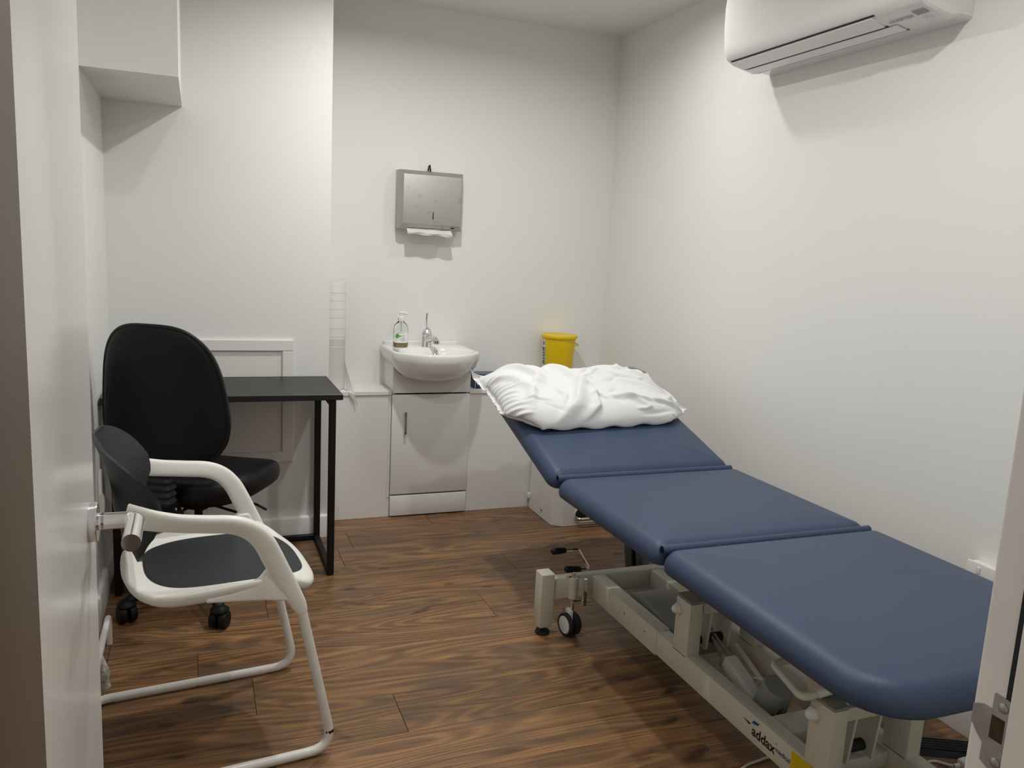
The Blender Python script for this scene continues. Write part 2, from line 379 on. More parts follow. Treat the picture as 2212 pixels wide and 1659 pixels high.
# ------------------------------------------------------------------ ceiling downlights
for i, (x, y, p) in enumerate(DOWNLIGHTS):
    near = ('the air conditioner on the door side', 'the air conditioner on the sink side', 'the wash basin', 'the white armchair')[i]
    r = root('ceiling_downlight', (x, y, ZC), 0, 'round recessed ceiling downlight closest to ' + near, 'light', 'ceiling downlights')
    part('rim', MB().lathe([(.047,0),(.047,-.004),(.043,-.006),(.038,-.004),(.037,0)], (x, y, ZC-.0003), 32), M['white_plastic'], r)
    part('lens', MB().lathe([(0,-.0015),(.037,-.0015),(.037,-.0003),(0,-.0003)], (x, y, ZC-.0003), 32), emit('lamp_lens', (1,.96,.90,1), 6), r)
    ld = bpy.data.lights.new('downlight_lamp', 'AREA'); ld.shape = 'DISK'; ld.size = .07; ld.spread = math.radians(166); ld.energy = p; ld.color = (.995, .985, .95)
    lo = bpy.data.objects.new('downlight_lamp', ld); COL.objects.link(lo); lo.location = (0, 0, -.010); lo.parent = r

# ------------------------------------------------------------------ vanity unit, basin, tap
VX0, VX1, VY = .868, 1.260, 3.755
vu = root('vanity_unit', ((VX0+VX1)/2, 3.86, 0), 0, 'narrow white gloss cabinet under the wash basin', 'cabinet')
part('side_panel', MB().box(VX0, VX0+.015, VY+.018, YB, .0005, .793), M['cabinet'], vu, bev=(.001, 1))
part('side_panel', MB().box(VX1-.015, VX1, VY+.018, YB, .0005, .793), M['cabinet'], vu, bev=(.001, 1))
part('back_panel', MB().box(VX0+.016, VX1-.016, YB-.01, YB-.001, .0005, .66), M['cabinet'], vu)
part('base_panel', MB().box(VX0+.016, VX1-.016, VY+.03, YB-.012, .10, .115), M['cabinet'], vu)
_c = (VX0+VX1)/2
_notch = [(_c-.062,.688),(_c-.110,.6955),(_c-.157,.7135),(_c-.187,.7405)]
_fa = [(VX0,.6245),(VX1,.6245),(VX1,.772)] + [(2*_c-x, z) for x, z in reversed(_notch)] + _notch + [(VX0,.772)]
part('fascia', MB().prism(_fa, lambda a, b, d: (a, d, b), VY, VY+.017), M['cabinet'], vu, smooth=30)
vd = part('door', MB().box(VX0-.001, VX1+.001, VY-.002, VY+.017, .116, .6165), M['cabinet'], vu, bev=(.004, 2))
part('handle', MB().box(.924, .936, VY-.026, VY-.018, .425, .535).box(.926, .934, VY-.02, VY-.002, .43, .442).box(.926, .934, VY-.02, VY-.002, .518, .53), M['chrome'], vd, bev=(.001, 1), label='chrome bar handle')
part('plinth', MB().box(VX0, VX1, VY-.002, VY+.017, .006, .109), M['cabinet'], vu, bev=(.004, 2))

BX, BYB, BZ = 1.058, YB, .838                                 # basin centre x, back, rim height
bs = root('wash_basin', (BX, 3.80, .60), 0, 'white ceramic semi-recessed wash basin on the vanity cabinet', 'basin')
def basin_outline(k, n_front=28):
    """rim outline shrunk by k toward its middle; back straight, front a shallow bow"""
    hw, back, side, bow = .212, YB-.0005, 3.665, .130
    o = []
    for i in range(7): o.append((BX + hw*(1-2*i/6)*1.0, back))          # back edge right -> left
    for i in range(1, 7): o.append((BX - hw, back + (side-back)*i/6))     # left side toward the front
    for i in range(1, n_front):
        t = i/n_front; x = BX - hw + 2*hw*t; o.append((x, side - bow*(1-abs(2*t-1)**2.3)))
    for i in range(0, 6): o.append((BX + hw, side + (back-side)*i/6))
    cx, cy = BX, 3.75
    return [(cx + (x-cx)*k, cy + (y-cy)*k) for x, y in o]
def ring_at(k, z, oy=0): return [(x, min(y+oy, YB-.0005), z) for x, y in basin_outline(k)]
def ell_ring(a, b, cy, z, n): 
    # ellipse sampled to follow the outline's angular order
    o = []
    for x, y in basin_outline(1):
        an = math.atan2((y-3.75)/.20, (x-BX)/.212); o.append((BX + a*math.cos(an), cy + b*math.sin(an), z))
    return o
bm_ = MB()
def under(f, z):   # outer shell below the rim: shrinks toward a bowl underside
    o = []
    for x, y in basin_outline(1):
        yy = y if y > 3.76 else 3.76 + (y-3.76)*f
        o.append((BX + (x-BX)*(1-(1-f)*1.02) if True else x, yy, z))
    return o
shell = [under(.20, .690), under(.50, .698), under(.72, .716), under(.86, .742), under(.94, .770), ring_at(.985, .794), ring_at(1.0, .806), ring_at(1.0, .828), ring_at(.992, .8355), ring_at(.975, BZ), ring_at(.955, BZ+.0005)]
inner = [ell_ring(.183, .135, 3.70, .8375, 0), ell_ring(.176, .127, 3.70, .832, 0), ell_ring(.165, .115, 3.705, .80, 0), ell_ring(.135, .09, 3.715, .755, 0), ell_ring(.075, .05, 3.725, .728, 0), ell_ring(.012, .01, 3.73, .724, 0)]
bm_.rings(shell + inner)
part('bowl', bm_, M['ceramic'], bs, smooth=60)
part('upstand', MB().rings([[(x, y, z) for x, y in [(.862,YB-.0005),(.862,3.945),(.875,3.935),(1.225,3.935),(1.245,3.945),(1.25,YB-.0005)]] for z in (.834, .852, .857)]), M['ceramic'], bs, bev=(.004, 3), smooth=60)
part('overflow_ring', MB().lathe([(.011,0),(.0135,.001),(.0135,.004),(.009,.005),(.008,.001)], (1.092, 3.816, .812), 24, (0,-.8,.5)), M['chrome'], bs)
part('drain', MB().lathe([(.0,.001),(.018,.002),(.02,0)], (BX, 3.73, .7245), 24), M['chrome'], bs)
TX, TY = 1.058, 3.868
tap = part('tap', MB().lathe([(.0285,0),(.0285,.003),(.0265,.006),(.0255,.05),(.0235,.056),(.0255,.060),(.0262,.066),(.022,.080),(.013,.093),(.006,.098),(0,.099)], (TX, TY, BZ-.002), 28), M['chrome'], bs, smooth=40, label='chrome mixer tap')
part('spout', MB().tube([(TX, TY, .872), (TX+.012, TY-.05, .886), (TX+.020, TY-.085, .884), (TX+.0225, TY-.098, .876)], [.019,.0165,.0145,.0135], 20).lathe([(.0140,0),(.0152,-.001),(.0152,-.016),(.0125,-.018),(0,-.018)], (TX+.0225, TY-.098, .880), 20), M['chrome'], tap, smooth=45)
part('lever', MB().tube([(TX, TY, .925), (TX-.001, TY+.004, .95), (TX-.002, TY+.004, .985), (TX-.001, TY, 1.006)], [.006,.0042,.0038,.0052], 12), M['chrome'], tap)

# ------------------------------------------------------------------ soap bottle
BXs, BYs, BZs = .921, 3.846, BZ+.001
sb = root('soap_bottle', (BXs, BYs, BZs), 0, 'clear pump bottle of amber hand soap standing on the basin rim', 'bottle')
def oval(prof, ax=1.0, ay=.62):
    mb = MB(); n = 36; rs = []
    for r, z in prof: rs.append([(BXs + r*ax*math.cos(2*PI*k/n), BYs + r*ay*math.sin(2*PI*k/n), BZs + z) for k in range(n)])
    return mb.rings(rs)
part('bottle_body', oval([(.033,0),(.036,.003),(.0368,.02),(.0372,.075),(.0360,.092),(.032,.105),(.025,.115),(.017,.122),(.0145,.126),(.0145,.132)]), M['glass'], sb, smooth=60)
part('soap', oval([(.030,.002),(.0345,.005),(.0355,.021),(.034,.022)]), M['soap'], sb, smooth=60)
part('dip_tube', MB().tube([(BXs, BYs, BZs+.01), (BXs, BYs, BZs+.125)], .002, 8), M['white_plastic'], sb)
def arc_label(u0, u1, z0, z1, off, n=14):
    """patch wrapped round the front of the bottle; u in metres across, z up"""
    mb = MB(); a, b = .0372+off, .0372*.62+off; g = []
    for z in (z0, z1):
        row = []
        for i in range(n+1):
            x = u0 + (u1-u0)*i/n; x = max(-.0365, min(.0365, x)); row.append((BXs + x, BYs - b*math.sqrt(max(0, 1-(x/a)**2)), BZs + z))
        g.append(row)
    mb.v = g[0] + g[1]; mb.f = [(i, i+1, n+2+i, n+1+i) for i in range(n)]; return mb
lab = part('label', arc_label(-.034, .034, .0215, .074, .0006), M['label_white'], sb)
def print_text(txt, size, mat_, par, fn, name='lettering', bold=0.0):
    """flat lettering mapped onto a surface by fn(u, v) -> xyz"""
    c = bpy.data.curves.new('txt', 'FONT'); c.body = txt; c.size = size; c.offset = bold; c.resolution_u = 3
    t = bpy.data.objects.new('txt', c); COL.objects.link(t)
    me = bpy.data.meshes.new_from_object(t.evaluated_get(bpy.context.evaluated_depsgraph_get())); bpy.data.objects.remove(t)
    off = WORLD_LOC.get(par.name, Vector((0,0,0)))
    for v in me.vertices: v.co = Vector(fn(v.co.x, v.co.y)) - off
    o = bpy.data.objects.new(name, me); COL.objects.link(o); me.materials.append(mat_); o.parent = par; return o
def onlab(x0, z0):
    def f(u, v):
        x = x0+u; b = .0372*.62+.0012; a = .0384
        return (BXs + x, BYs - b*math.sqrt(max(0, 1-(x/a)**2)), BZs + z0 + v)
    return f
print_text('CREIGHTONS', .0045, M['dark_print'], lab, onlab(-.022, .0685))
print_text('pure', .0075, M['label_white'], lab, onlab(-.0205, .051))
print_text('touch', .0085, M['dark_print'], lab, onlab(-.006, .0525))
for i, t in enumerate(('natural', 'antibacterial', 'handwash')): print_text(t, .0058, M['dark_print'], lab, onlab((-.001, -.010, -.004)[i], .043-.0062*i))
gx = MB()
for a in ((-.026, -.0155, .044, .066), (-.029, -.006, .0495, .0585)):
    q = arc_label(a[0], a[1], a[2], a[3], .0009, 6); gx.add(q.v, q.f)
part('cross_mark', gx, M['green_print'], lab)
pm_ = part('pump', MB().lathe([(.016,.129),(.0165,.131),(.0165,.143),(.0150,.147),(.008,.150),(.0065,.151),(.0065,.163),(0,.163)], (BXs, BYs, BZs), 24), M['white_plastic'], sb, label='white pump cap')
part('nozzle', MB().tube([(BXs-.010, BYs+.002, BZs+.1665), (BXs+.012, BYs-.003, BZs+.1665), (BXs+.031, BYs-.009, BZs+.161)], [.0065,.0065,.0042], 14), M['white_plastic'], pm_)

# ------------------------------------------------------------------ paper towel dispenser
px0, px1, pz0, pz1, pyf = .906, 1.226, 1.410, 1.689, 3.872
td = root('towel_dispenser', ((px0+px1)/2, 3.92, pz0), 0, 'brushed steel paper towel dispenser fixed above the wash basin', 'dispenser')
ch = .032
ib = [(px0, pz0), (px1, pz0), (px1, pz1), (px0, pz1)]; fb = [(px0+.016, pz0+.024), (px1-.016, pz0+.024), (px1-.016, pz1-.022), (px0+.016, pz1-.022)]
part('casing', MB().rings([[(x, YB-.0005, z) for x, z in ib], [(x, pyf+ch, z) for x, z in ib], [(x, pyf, z) for x, z in fb]]), M['steel'], td, bev=(.0012, 2))
part('key_slot', MB().prism([(1.068,1.460),(1.074,1.460),(1.0730,1.497),(1.0695,1.497)], lambda a, b, d: (a, d, b), pyf-.0006, pyf+.001), M['dark'], td)
part('side_slot', MB().box(1.168, 1.184, pyf+.010, pyf+.016, pz0+.0105, pz0+.0145), M['dark'], td)
hk = part('hook', MB().tube([(1.062, 3.965, 1.693), (1.062, 3.945, 1.715), (1.061, 3.925, 1.719), (1.060, 3.915, 1.705), (1.0595, 3.905, 1.689)], .0042, 10), M['dark'], td)
part('latch_ring', MB().tube([(1.061+.011*math.cos(t), 3.928, 1.697+.011*math.sin(t)) for t in np.linspace(0, 2*PI, 20, endpoint=False)], .0018, 6, closed=True), M['chrome'], td)
tw = MB(); tn = 18
for r_, (y_, z_) in enumerate(((3.915, pz0+.012), (3.885, pz0-.001), (3.862, pz0-.014), (3.866, pz0-.024))):
    tw.v += [(.945+.225*i/tn, y_ + .003*math.sin(i*.9+r_), z_ - .006*i/tn*(r_ > 0) + .0025*math.sin(i*.7+r_*2)) for i in range(tn+1)]
tw.f = [(r_*(tn+1)+i, r_*(tn+1)+i+1, (r_+1)*(tn+1)+i+1, (r_+1)*(tn+1)+i) for r_ in range(3) for i in range(tn)]
part('paper_towel', tw, M['paper'], td, label='folded white paper towel poking out')

# ------------------------------------------------------------------ couch roll, sharps bin, glove box on the ledge
cxr, cyr, rr_ = .598, 3.862, .0565
cr = root('couch_roll', (cxr, cyr, .634), 0, 'tall standing roll of white couch paper with a loose sheet', 'paper roll')
part('roll', MB().lathe([(.021,.0008),(rr_-.002,.0008),(rr_,.003),(rr_,.240),(rr_+.0005,.242),(rr_,.245),(rr_,.507),(rr_-.003,.512),(.0215,.511),(.0205,.45)], (cxr, cyr, .634), 48), M['paper'], cr, smooth=40)
part('core', MB().lathe([(.0195,.30),(.0205,.30),(.0205,.510),(.0192,.510)], (cxr, cyr, .634), 24), mat('card_core', (.40,.34,.26,1), .8), cr)
for i, z in enumerate((.462, .425, .385, .345, .295, .256, .205)):
    part('embossed_band', MB().lathe([(rr_+.0001,-.003),(rr_+.0007,-.001),(rr_+.0007,.001),(rr_+.0001,.003)], (cxr, cyr, .634+z), 48), M['paper'], cr)
ls = MB(); 
sheet = [((.6505,3.842,.765),(.6515,3.838,.765)), ((.650,3.83,.72),(.658,3.805,.722)), ((.649,3.812,.675),(.669,3.780,.678)), ((.650,3.790,.645),(.679,3.760,.645)), ((.656,3.7595,.630),(.686,3.752,.622)), ((.672,3.756,.602),(.694,3.749,.594)), ((.698,3.750,.570),(.701,3.748,.568))]
ls.v = [p for ab in sheet for p in ab]; ls.f = [(2*i, 2*i+1, 2*i+3, 2*i+2) for i in range(len(sheet)-1)]
part('loose_sheet', ls, M['paper'], cr)

sx, syy = 1.783, 3.868
sh = root('sharps_bin', (sx, syy, .634), 0, 'yellow plastic sharps bin with lid standing behind the pillow', 'sharps bin')
part('tub', MB().lathe([(0,.0008),(.072,.0008),(.074,.003),(.086,.235),(.088,.25),(.088,.262)], (sx, syy, .634), 48), M['yellow'], sh, smooth=40)
part('lid', MB().lathe([(.089,.254),(.0955,.256),(.0965,.260),(.0965,.268),(.0955,.2705),(.0895,.2715),(.0885,.269),(.086,.2685),(.080,.268),(.060,.270),(.035,.268),(0,.268)], (sx, syy, .634), 48), M['yellow'], sh, smooth=40)
part('carry_handle', MB().tube([(sx+.060, syy-.062, .852), (sx+.098, syy-.035, .852), (sx+.108, syy-.005, .855), (sx+.090, syy+.02, .857)], .0032, 8), M['yellow'], sh)
def tub_patch(a0, a1, z0, z1, off=.0008, n=8):
    mb = MB(); rows = []
    for z in (z0, z1):
        r_ = .074 + (.086-.074)*(z-.003)/.232 + off
        rows += [(sx + r_*math.cos(math.radians(a0+(a1-a0)*i/n)), syy + r_*math.sin(math.radians(a0+(a1-a0)*i/n)), .634+z) for i in range(n+1)]
    mb.v = rows; mb.f = [(i, i+1, n+2+i, n+1+i) for i in range(n)]; return mb
sl = part('label', tub_patch(136, 189, .10, .245), M['label_white'], sh)
part('label_panel', tub_patch(140, 186, .112, .205, .0014), M['teal_print'], sl)
part('label_symbol', tub_patch(173, 184, .216, .236, .0014), M['dark_print'], sl)
for z in (.135, .15, .165, .18): part('label_line', tub_patch(146, 182, z, z+.004, .0018), M['label_white'], sl)

gb = root('glove_box', (1.385, 3.85, .634), 0, 'dark blue card box lying on the ledge beside the basin', 'box')
part('carton', MB().box(1.296, 1.52, 3.795, 3.90, .6348, .706), M['blue_card'], gb, bev=(.001, 1))
part('top_flap', MB().box(1.298, 1.518, 3.798, 3.897, .7062, .7068), mat('slate_card', (.10,.13,.20,1), .5), gb)
part('edge_stripe', MB().box(1.2975, 1.3015, 3.7942, 3.7948, .637, .703), M['pale_card'], gb)
for x0, x1, z, h in ((1.313,1.43,.672,.005),(1.318,1.40,.662,.0028),(1.318,1.378,.657,.0028),(1.318,1.385,.652,.0028),(1.31,1.316,.662,.0028),(1.31,1.316,.657,.0028),(1.31,1.316,.652,.0028),(1.335,1.44,.684,.010)):
    part('printed_line', MB().box(x0, x1, 3.7942, 3.7948, z, z+h), M['pale_card'], gb)

# ------------------------------------------------------------------ desk
dk = root('desk', (.1, 3.33, 0), 0, 'black desk with thin square metal legs in front of the white wall panel', 'desk')
part('desk_top', MB().box(-.328, .523, 3.108, 3.53, .722, .745), M['black_lam'], dk, bev=(.0015, 1))
part('rear_strip', MB().box(-.328, .523, 3.5315, 3.553, .722, .745), M['black_lam'], dk, bev=(.0015, 1))
for xa in (-.300, .472):
    t = .026
    part('leg', MB().box(xa, xa+t, 3.116, 3.116+t, .0008, .7215), M['black_metal'], dk, bev=(.002, 1))
    part('leg', MB().box(xa, xa+t, 3.522, 3.522+t, .0008, .7215), M['black_metal'], dk, bev=(.002, 1))
    part('foot_rail', MB().box(xa+.001, xa+t-.001, 3.116+t, 3.522, .001, .026), M['black_metal'], dk, bev=(.002, 1))
    part('top_rail', MB().box(xa+.001, xa+t-.001, 3.116+t, 3.522, .6955, .7215), M['black_metal'], dk, bev=(.002, 1))
part('cross_rail', MB().box(-.274, .472, 3.524, 3.547, .002, .026), M['black_metal'], dk, bev=(.002, 1))

# ------------------------------------------------------------------ air conditioner
ay0, ay1 = 1.828, 2.728
ac = root('air_conditioner', (2.0, (ay0+ay1)/2, 2.04), 0, 'white split air conditioner high on the right wall', 'air conditioner')
prof = [(XR-.0005,2.051),(2.045,2.053),(2.005,2.045),(1.955,2.055),(1.912,2.064),(1.885,2.078),(1.872,2.095),(1.864,2.125),(1.857,2.20),(1.855,2.27),(1.860,2.315),(1.885,2.335),(XR-.0005,2.337)]
def inset(p, k): cx, cz = 2.0, 2.19; return [(cx + (x-cx)*k if x < XR-.001 else x, cz + (z-cz)*k) for x, z in p]
part('casing', MB().rings([[(x, ay0, z) for x, z in inset(prof, .93)], [(x, ay0+.006, z) for x, z in inset(prof, .975)], [(x, ay0+.016, z) for x, z in inset(prof, .996)], [(x, ay0+.03, z) for x, z in prof],
      [(x, ay1-.03, z) for x, z in prof], [(x, ay1-.016, z) for x, z in inset(prof, .996)], [(x, ay1-.006, z) for x, z in inset(prof, .975)], [(x, ay1, z) for x, z in inset(prof, .93)]]), M['ac'], ac, smooth=28)
def acface(x, z, d):  return (x, z)
def strip(p0, p1, y0, y1, off, thick=.0012):
    """thin panel laid on the underside between profile points p0, p1"""
    (xa, za), (xb, zb) = p0, p1; n = Vector((zb-za, 0, -(xb-xa))).normalized()
    if n.z > 0: n = -n
    a, b = Vector((xa, 0, za)) + n*off, Vector((xb, 0, zb)) + n*off; mb = MB()
    mb.rings([[a+Vector((0,y0,0)), b+Vector((0,y0,0)), b+n*thick+Vector((0,y0,0)), a+n*thick+Vector((0,y0,0))], [a+Vector((0,y1,0)), b+Vector((0,y1,0)), b+n*thick+Vector((0,y1,0)), a+n*thick+Vector((0,y1,0))]])
    return mb
part('front_gap', strip((1.886,2.0775),(1.8915,2.0745), 2.0, 2.70, .0006), M['dark'], ac)
lv = part('louvre', strip((1.893,2.0738),(1.948,2.0567), 2.012, 2.70, .0012, .004), M['ac'], ac, bev=(.001, 1))
part('louvre_gap', strip((1.949,2.0564),(1.955,2.055), 2.005, 2.70, .0006), M['dark'], ac)
part('louvre', strip((1.957,2.0546),(1.998,2.0465), 1.975, 2.69, .0012, .003), M['ac'], ac, bev=(.001, 1))
part('louvre_gap', strip((1.999,2.0463),(2.003,2.0455), 1.97, 2.69, .0006), M['dark'], ac)
def undertext(x0, y0, dz=0):
    # reads along -y on the sloping underside (seen from below)
    def f(u, v): x = x0 - v; z = 2.064 + (x-1.912)*(2.055-2.064)/(1.955-1.912); return (x, y0 - u, z - .0032)
    return f
print_text('INVERTER', .020, M['dark_print'], ac, undertext(1.942, 1.985))
part('sensor_window', strip((1.913,2.0638),(1.940,2.058), 1.845, 1.885, .0012), M['grey_mark'], ac)
print_text('TIMER', .008, M['grey_mark'], ac, undertext(1.958, 1.885)); print_text('OPERATE', .008, M['grey_mark'], ac, undertext(1.968, 1.88))

# ------------------------------------------------------------------ wall socket, radiator pipe, floor items on the right
sk = root('wall_socket', (XR-.01, 1.50, .49), 0, 'white double wall socket low on the right wall beside the couch', 'socket')
part('back_box', MB().box(XR-.032, XR-.0005, 1.415, 1.560, .438, .522), M['white_plastic'], sk, bev=(.003, 2))
part('face_plate', MB().box(XR-.040, XR-.0325, 1.411, 1.564, .434, .526), M['white_plastic'], sk, bev=(.003, 2))
for y in (1.450, 1.525):
    part('switch', MB().box(XR-.0425, XR-.0395, y-.006, y+.006, .497, .515), M['white_plastic'], sk, bev=(.001, 1))
    for dy, dz in ((0,.012),(-.011,-.008),(.011,-.008)): part('pin_slot', MB().box(XR-.0407, XR-.0398, y+dy-.003, y+dy+.003, .460+dz-.003, .460+dz+.003), M['dark'], sk)

rp = root('radiator_pipe', (-.28, 2.55, 0), 0, 'white painted pipe bent out of the floor along the left wall', 'pipe')
part('pipe', MB().tube(fillet([(-.283, 2.735, .0008), (-.283, 2.735, .10), (-.283, 2.15, .10)], .03, 8), .0095, 14), M['white_tube'], rp)
lum = MB().tube([(-.272, 2.46, .0008), (-.272, 2.46, .02), (-.274, 2.455, .045), (-.276, 2.45, .07), (-.283, 2.45, .1)], [.018, .013, .019, .015, .012], 12)
part('valve', lum, mat('flaking_paint', (.55,.54,.50,1), .7, noise=(120,.45), bump=(90,1.0)), rp)

dv = Vector((2.0-1.865, 1.455-1.52, 0)).normalized(); nv = Vector((-dv.y, dv.x, 0)); c0 = Vector((1.93, 1.487, 0))
cc = root('cable_cover', (c0.x, c0.y, 0), 0, 'flat black ribbed rubber strip lying on the floor by the couch foot', 'cable cover')
part('strip', MB().rings([[c0 + dv*t + nv*a + Vector((0,0,z)) for a, z in ((-.042,.0008),(-.036,.008),(-.022,.015),(.022,.015),(.036,.008),(.042,.0008))] for t in (-.115, .12)]), M['rubber'], cc)
for a in (-.024, -.012, 0, .012, .024):
    part('rib', MB().obox(c0 + dv*.0025 + nv*a + Vector((0,0,.0156)), (dv, nv, (0,0,1)), (.117, .002, .0012)), M['rubber'], cc)

pg = root('plug_adapter', (1.943, 1.372, 0), 0, 'white plug adapter on the floor beside the black rubber strip', 'plug')
part('body', MB().box(1.912, 1.975, 1.340, 1.404, .0008, .030), M['white_plastic'], pg, bev=(.006, 3))
part('cable_gland', MB().tube([(1.913, 1.392, .014), (1.900, 1.398, .011)], .006, 10), M['white_plastic'], pg)
def cable(pts, r, label):
    P = [Vector(p) for p in pts]; out = []
    for i in range(len(P)-1):
        p0, p1, p2, p3 = P[max(i-1,0)], P[i], P[i+1], P[min(i+2,len(P)-1)]
        for k in range(8):
            t = k/8; out.append(.5*((2*p1) + (p2-p0)*t + (2*p0-5*p1+4*p2-p3)*t*t + (3*p1-p0-3*p2+p3)*t**3))
    out.append(P[-1]); return solo('power_cable', MB().tube(out, r, 8), M['white_tube'], label, 'cable')
cable([(1.20,1.50,.004),(1.337,1.571,.004),(1.40,1.585,.004),(1.449,1.589,.004),(1.53,1.57,.004),(1.604,1.525,.004),(1.608,1.496,.004),(1.611,1.44,.004),(1.59,1.30,.004)], .0036, 'white cable curling across the floor beneath the couch')
cable([(1.70,1.40,.004),(1.82,1.434,.004),(1.87,1.440,.004),(1.893,1.415,.006),(1.900,1.400,.010)], .0036, 'white cable running to the plug adapter by the rubber strip')

# ------------------------------------------------------------------ treatment couch
CX0, CX1, CZ, CT = 1.108, 1.838, .605, .076                   # cushion sides, top height, thickness
CC = (CX0+CX1)/2
couch = root('treatment_couch', (CC, 1.7, 0), 0, 'navy vinyl treatment couch with a raised head section on a stone enamel frame', 'couch')
def cushion(x0, x1, y0, y1, zt, th, rad, fn=None):
    """padded panel: rounded outline (rad: ++, -+, --, +- corners), soft top edge, slightly crowned"""
    K = 8; mb = MB(); r0 = .040; rs = []
    def outl(ins): return rrect(x0+ins, x1-ins, y0+ins, y1-ins, [max(q-ins, .004) for q in rad], K)
    sec = [(.010, 0), (.004, .003), (.001, .010), (0, .022)]
    for i in range(1, 8):
        a = i/7*PI/2; sec.append((r0*(1-math.cos(a)) + .006*i/7, .022 + (th-.012-.022)*math.sin(a)))
    for ins, z in ((.065, th-.0085), (.095, th-.0055), (.14, th-.0025), (.2, th-.0008), (.27, th)): sec.append((ins, z))
    for ins, z in sec: rs.append([(px, py, zt-th+z) for px, py in outl(ins)])
    mb.rings(rs)
    if fn: mb.xf(fn)
    return mb
YH1, YH2, YE = 1.712, 2.372, .957                             # hinge lines and foot end
HA = math.radians(16.5)
def tilt(x, y, z):
    dy, dz = y-(YH2+.008), z-CZ
    return (x, YH2+.008 + dy*math.cos(HA) - dz*math.sin(HA), CZ + dy*math.sin(HA) + dz*math.cos(HA))
part('foot_cushion', cushion(CX0, CX1, YE, YH1-.004, CZ, CT, (.042,.042,.125,.125)), M['navy'], couch, smooth=60)
part('seat_cushion', cushion(CX0, CX1, YH1+.004, YH2-.004, CZ, CT, (.042,.042,.042,.042)), M['navy'], couch, smooth=60)
part('head_cushion', cushion(CX0, CX1, YH2+.008, YH2+.715, CZ, CT, (.09,.09,.042,.042), tilt), M['navy'], couch, smooth=60)
# face hole plug of the head cushion, peeping out under the pillow
part('breathing_hole', MB().lathe([(.048,-.001),(.050,.0012),(.046,.002),(.044,-.001)], (1.505, YH2+.335, CZ), 28).xf(tilt), M['navy'], couch)
part('hole_tag', MB().box(1.442, 1.452, YH2+.30, YH2+.325, CZ+.001, CZ+.002).xf(tilt), M['label_white'], couch)
# vinyl hinge flaps between the sections, a soft roll each
for yy, zz in ((YH1, CZ-.040), (YH2+.004, CZ-.038)):
    pts = []
    for i in range(13):
        a = math.radians(-40 + 260*i/12); pts.append((.013*math.cos(a), .015*math.sin(a)))
    mb = MB(); inn = [(p[0]*.82, p[1]*.82) for p in reversed(pts)]
    mb.rings([[(x, yy + a, zz + b + .012) for a, b in pts + inn] for x in (CX0+.012, CX1-.02)])
    part('hinge_flap', mb, M['navy'], couch)
for y0, y1, fn in ((YE+.05, YH1-.02, None), (YH1+.02, YH2-.02, None), (YH2+.03, YH2+.66, tilt)):
    b_ = MB().box(CX0+.10, CX1-.10, y0, y1, CZ-CT-.008, CZ-CT-.0005)
    if fn: b_.xf(fn)
    part('base_board', b_, M['black_plastic'], couch, bev=(.002, 1))
# lower frame
LXa, LXb, RXa, RXb = 1.298, 1.342, 1.535, 1.579
zr0, zr1 = .128, .203
FY0, FY1 = .98, 2.455
lr = part('side_rail', MB().box(LXa, LXb, FY0, 2.41, zr0, zr1), M['beige'], couch, bev=(.004, 2))
part('side_rail', MB().box(RXa, RXb, FY0, 2.41, zr0, zr1), M['beige'], couch, bev=(.004, 2))
part('rail_sleeve', MB().box(LXa-.003, LXb+.003, 1.972, 2.41, zr0-.003, zr1+.003), M['beige'], couch, bev=(.003, 2))
for y in (2.04, 2.17): part('rivet', MB().lathe([(.0045,.0035),(.003,.0042),(0,.0044)], (LXa, y, .172), 12, (-1,0,0)), M['dull_metal'], couch)
part('tray_floor', MB().box(LXb, RXa, 2.20, 2.41, .132, .136), M['beige'], couch)
for yy in (2.432, 1.0):
    part('cross_bar', MB().box(1.150, 1.732, yy-.022, yy+.022, zr0+.002, zr1+.002), M['beige'], couch, bev=(.004, 2))
    for xx in (1.098, 1.732):
        lg = part('leg', MB().box(xx, xx+.05, yy-.03, yy+.03, .032, .228), M['beige'], couch, bev=(.004, 2))
        part('levelling_foot', MB().lathe([(0,.0008),(.024,.0008),(.026,.004),(.024,.012),(.010,.018),(.008,.034)], (xx+.025, yy, 0), 24), M['rubber'], lg)
part('cross_member', MB().box(LXb, RXa, 1.42, 1.50, .150, .196), M['beige'], couch, bev=(.003, 2))
part('cross_member', MB().box(LXb, RXa, 1.30, 1.34, .15, .19), M['beige'], couch, bev=(.003, 2))
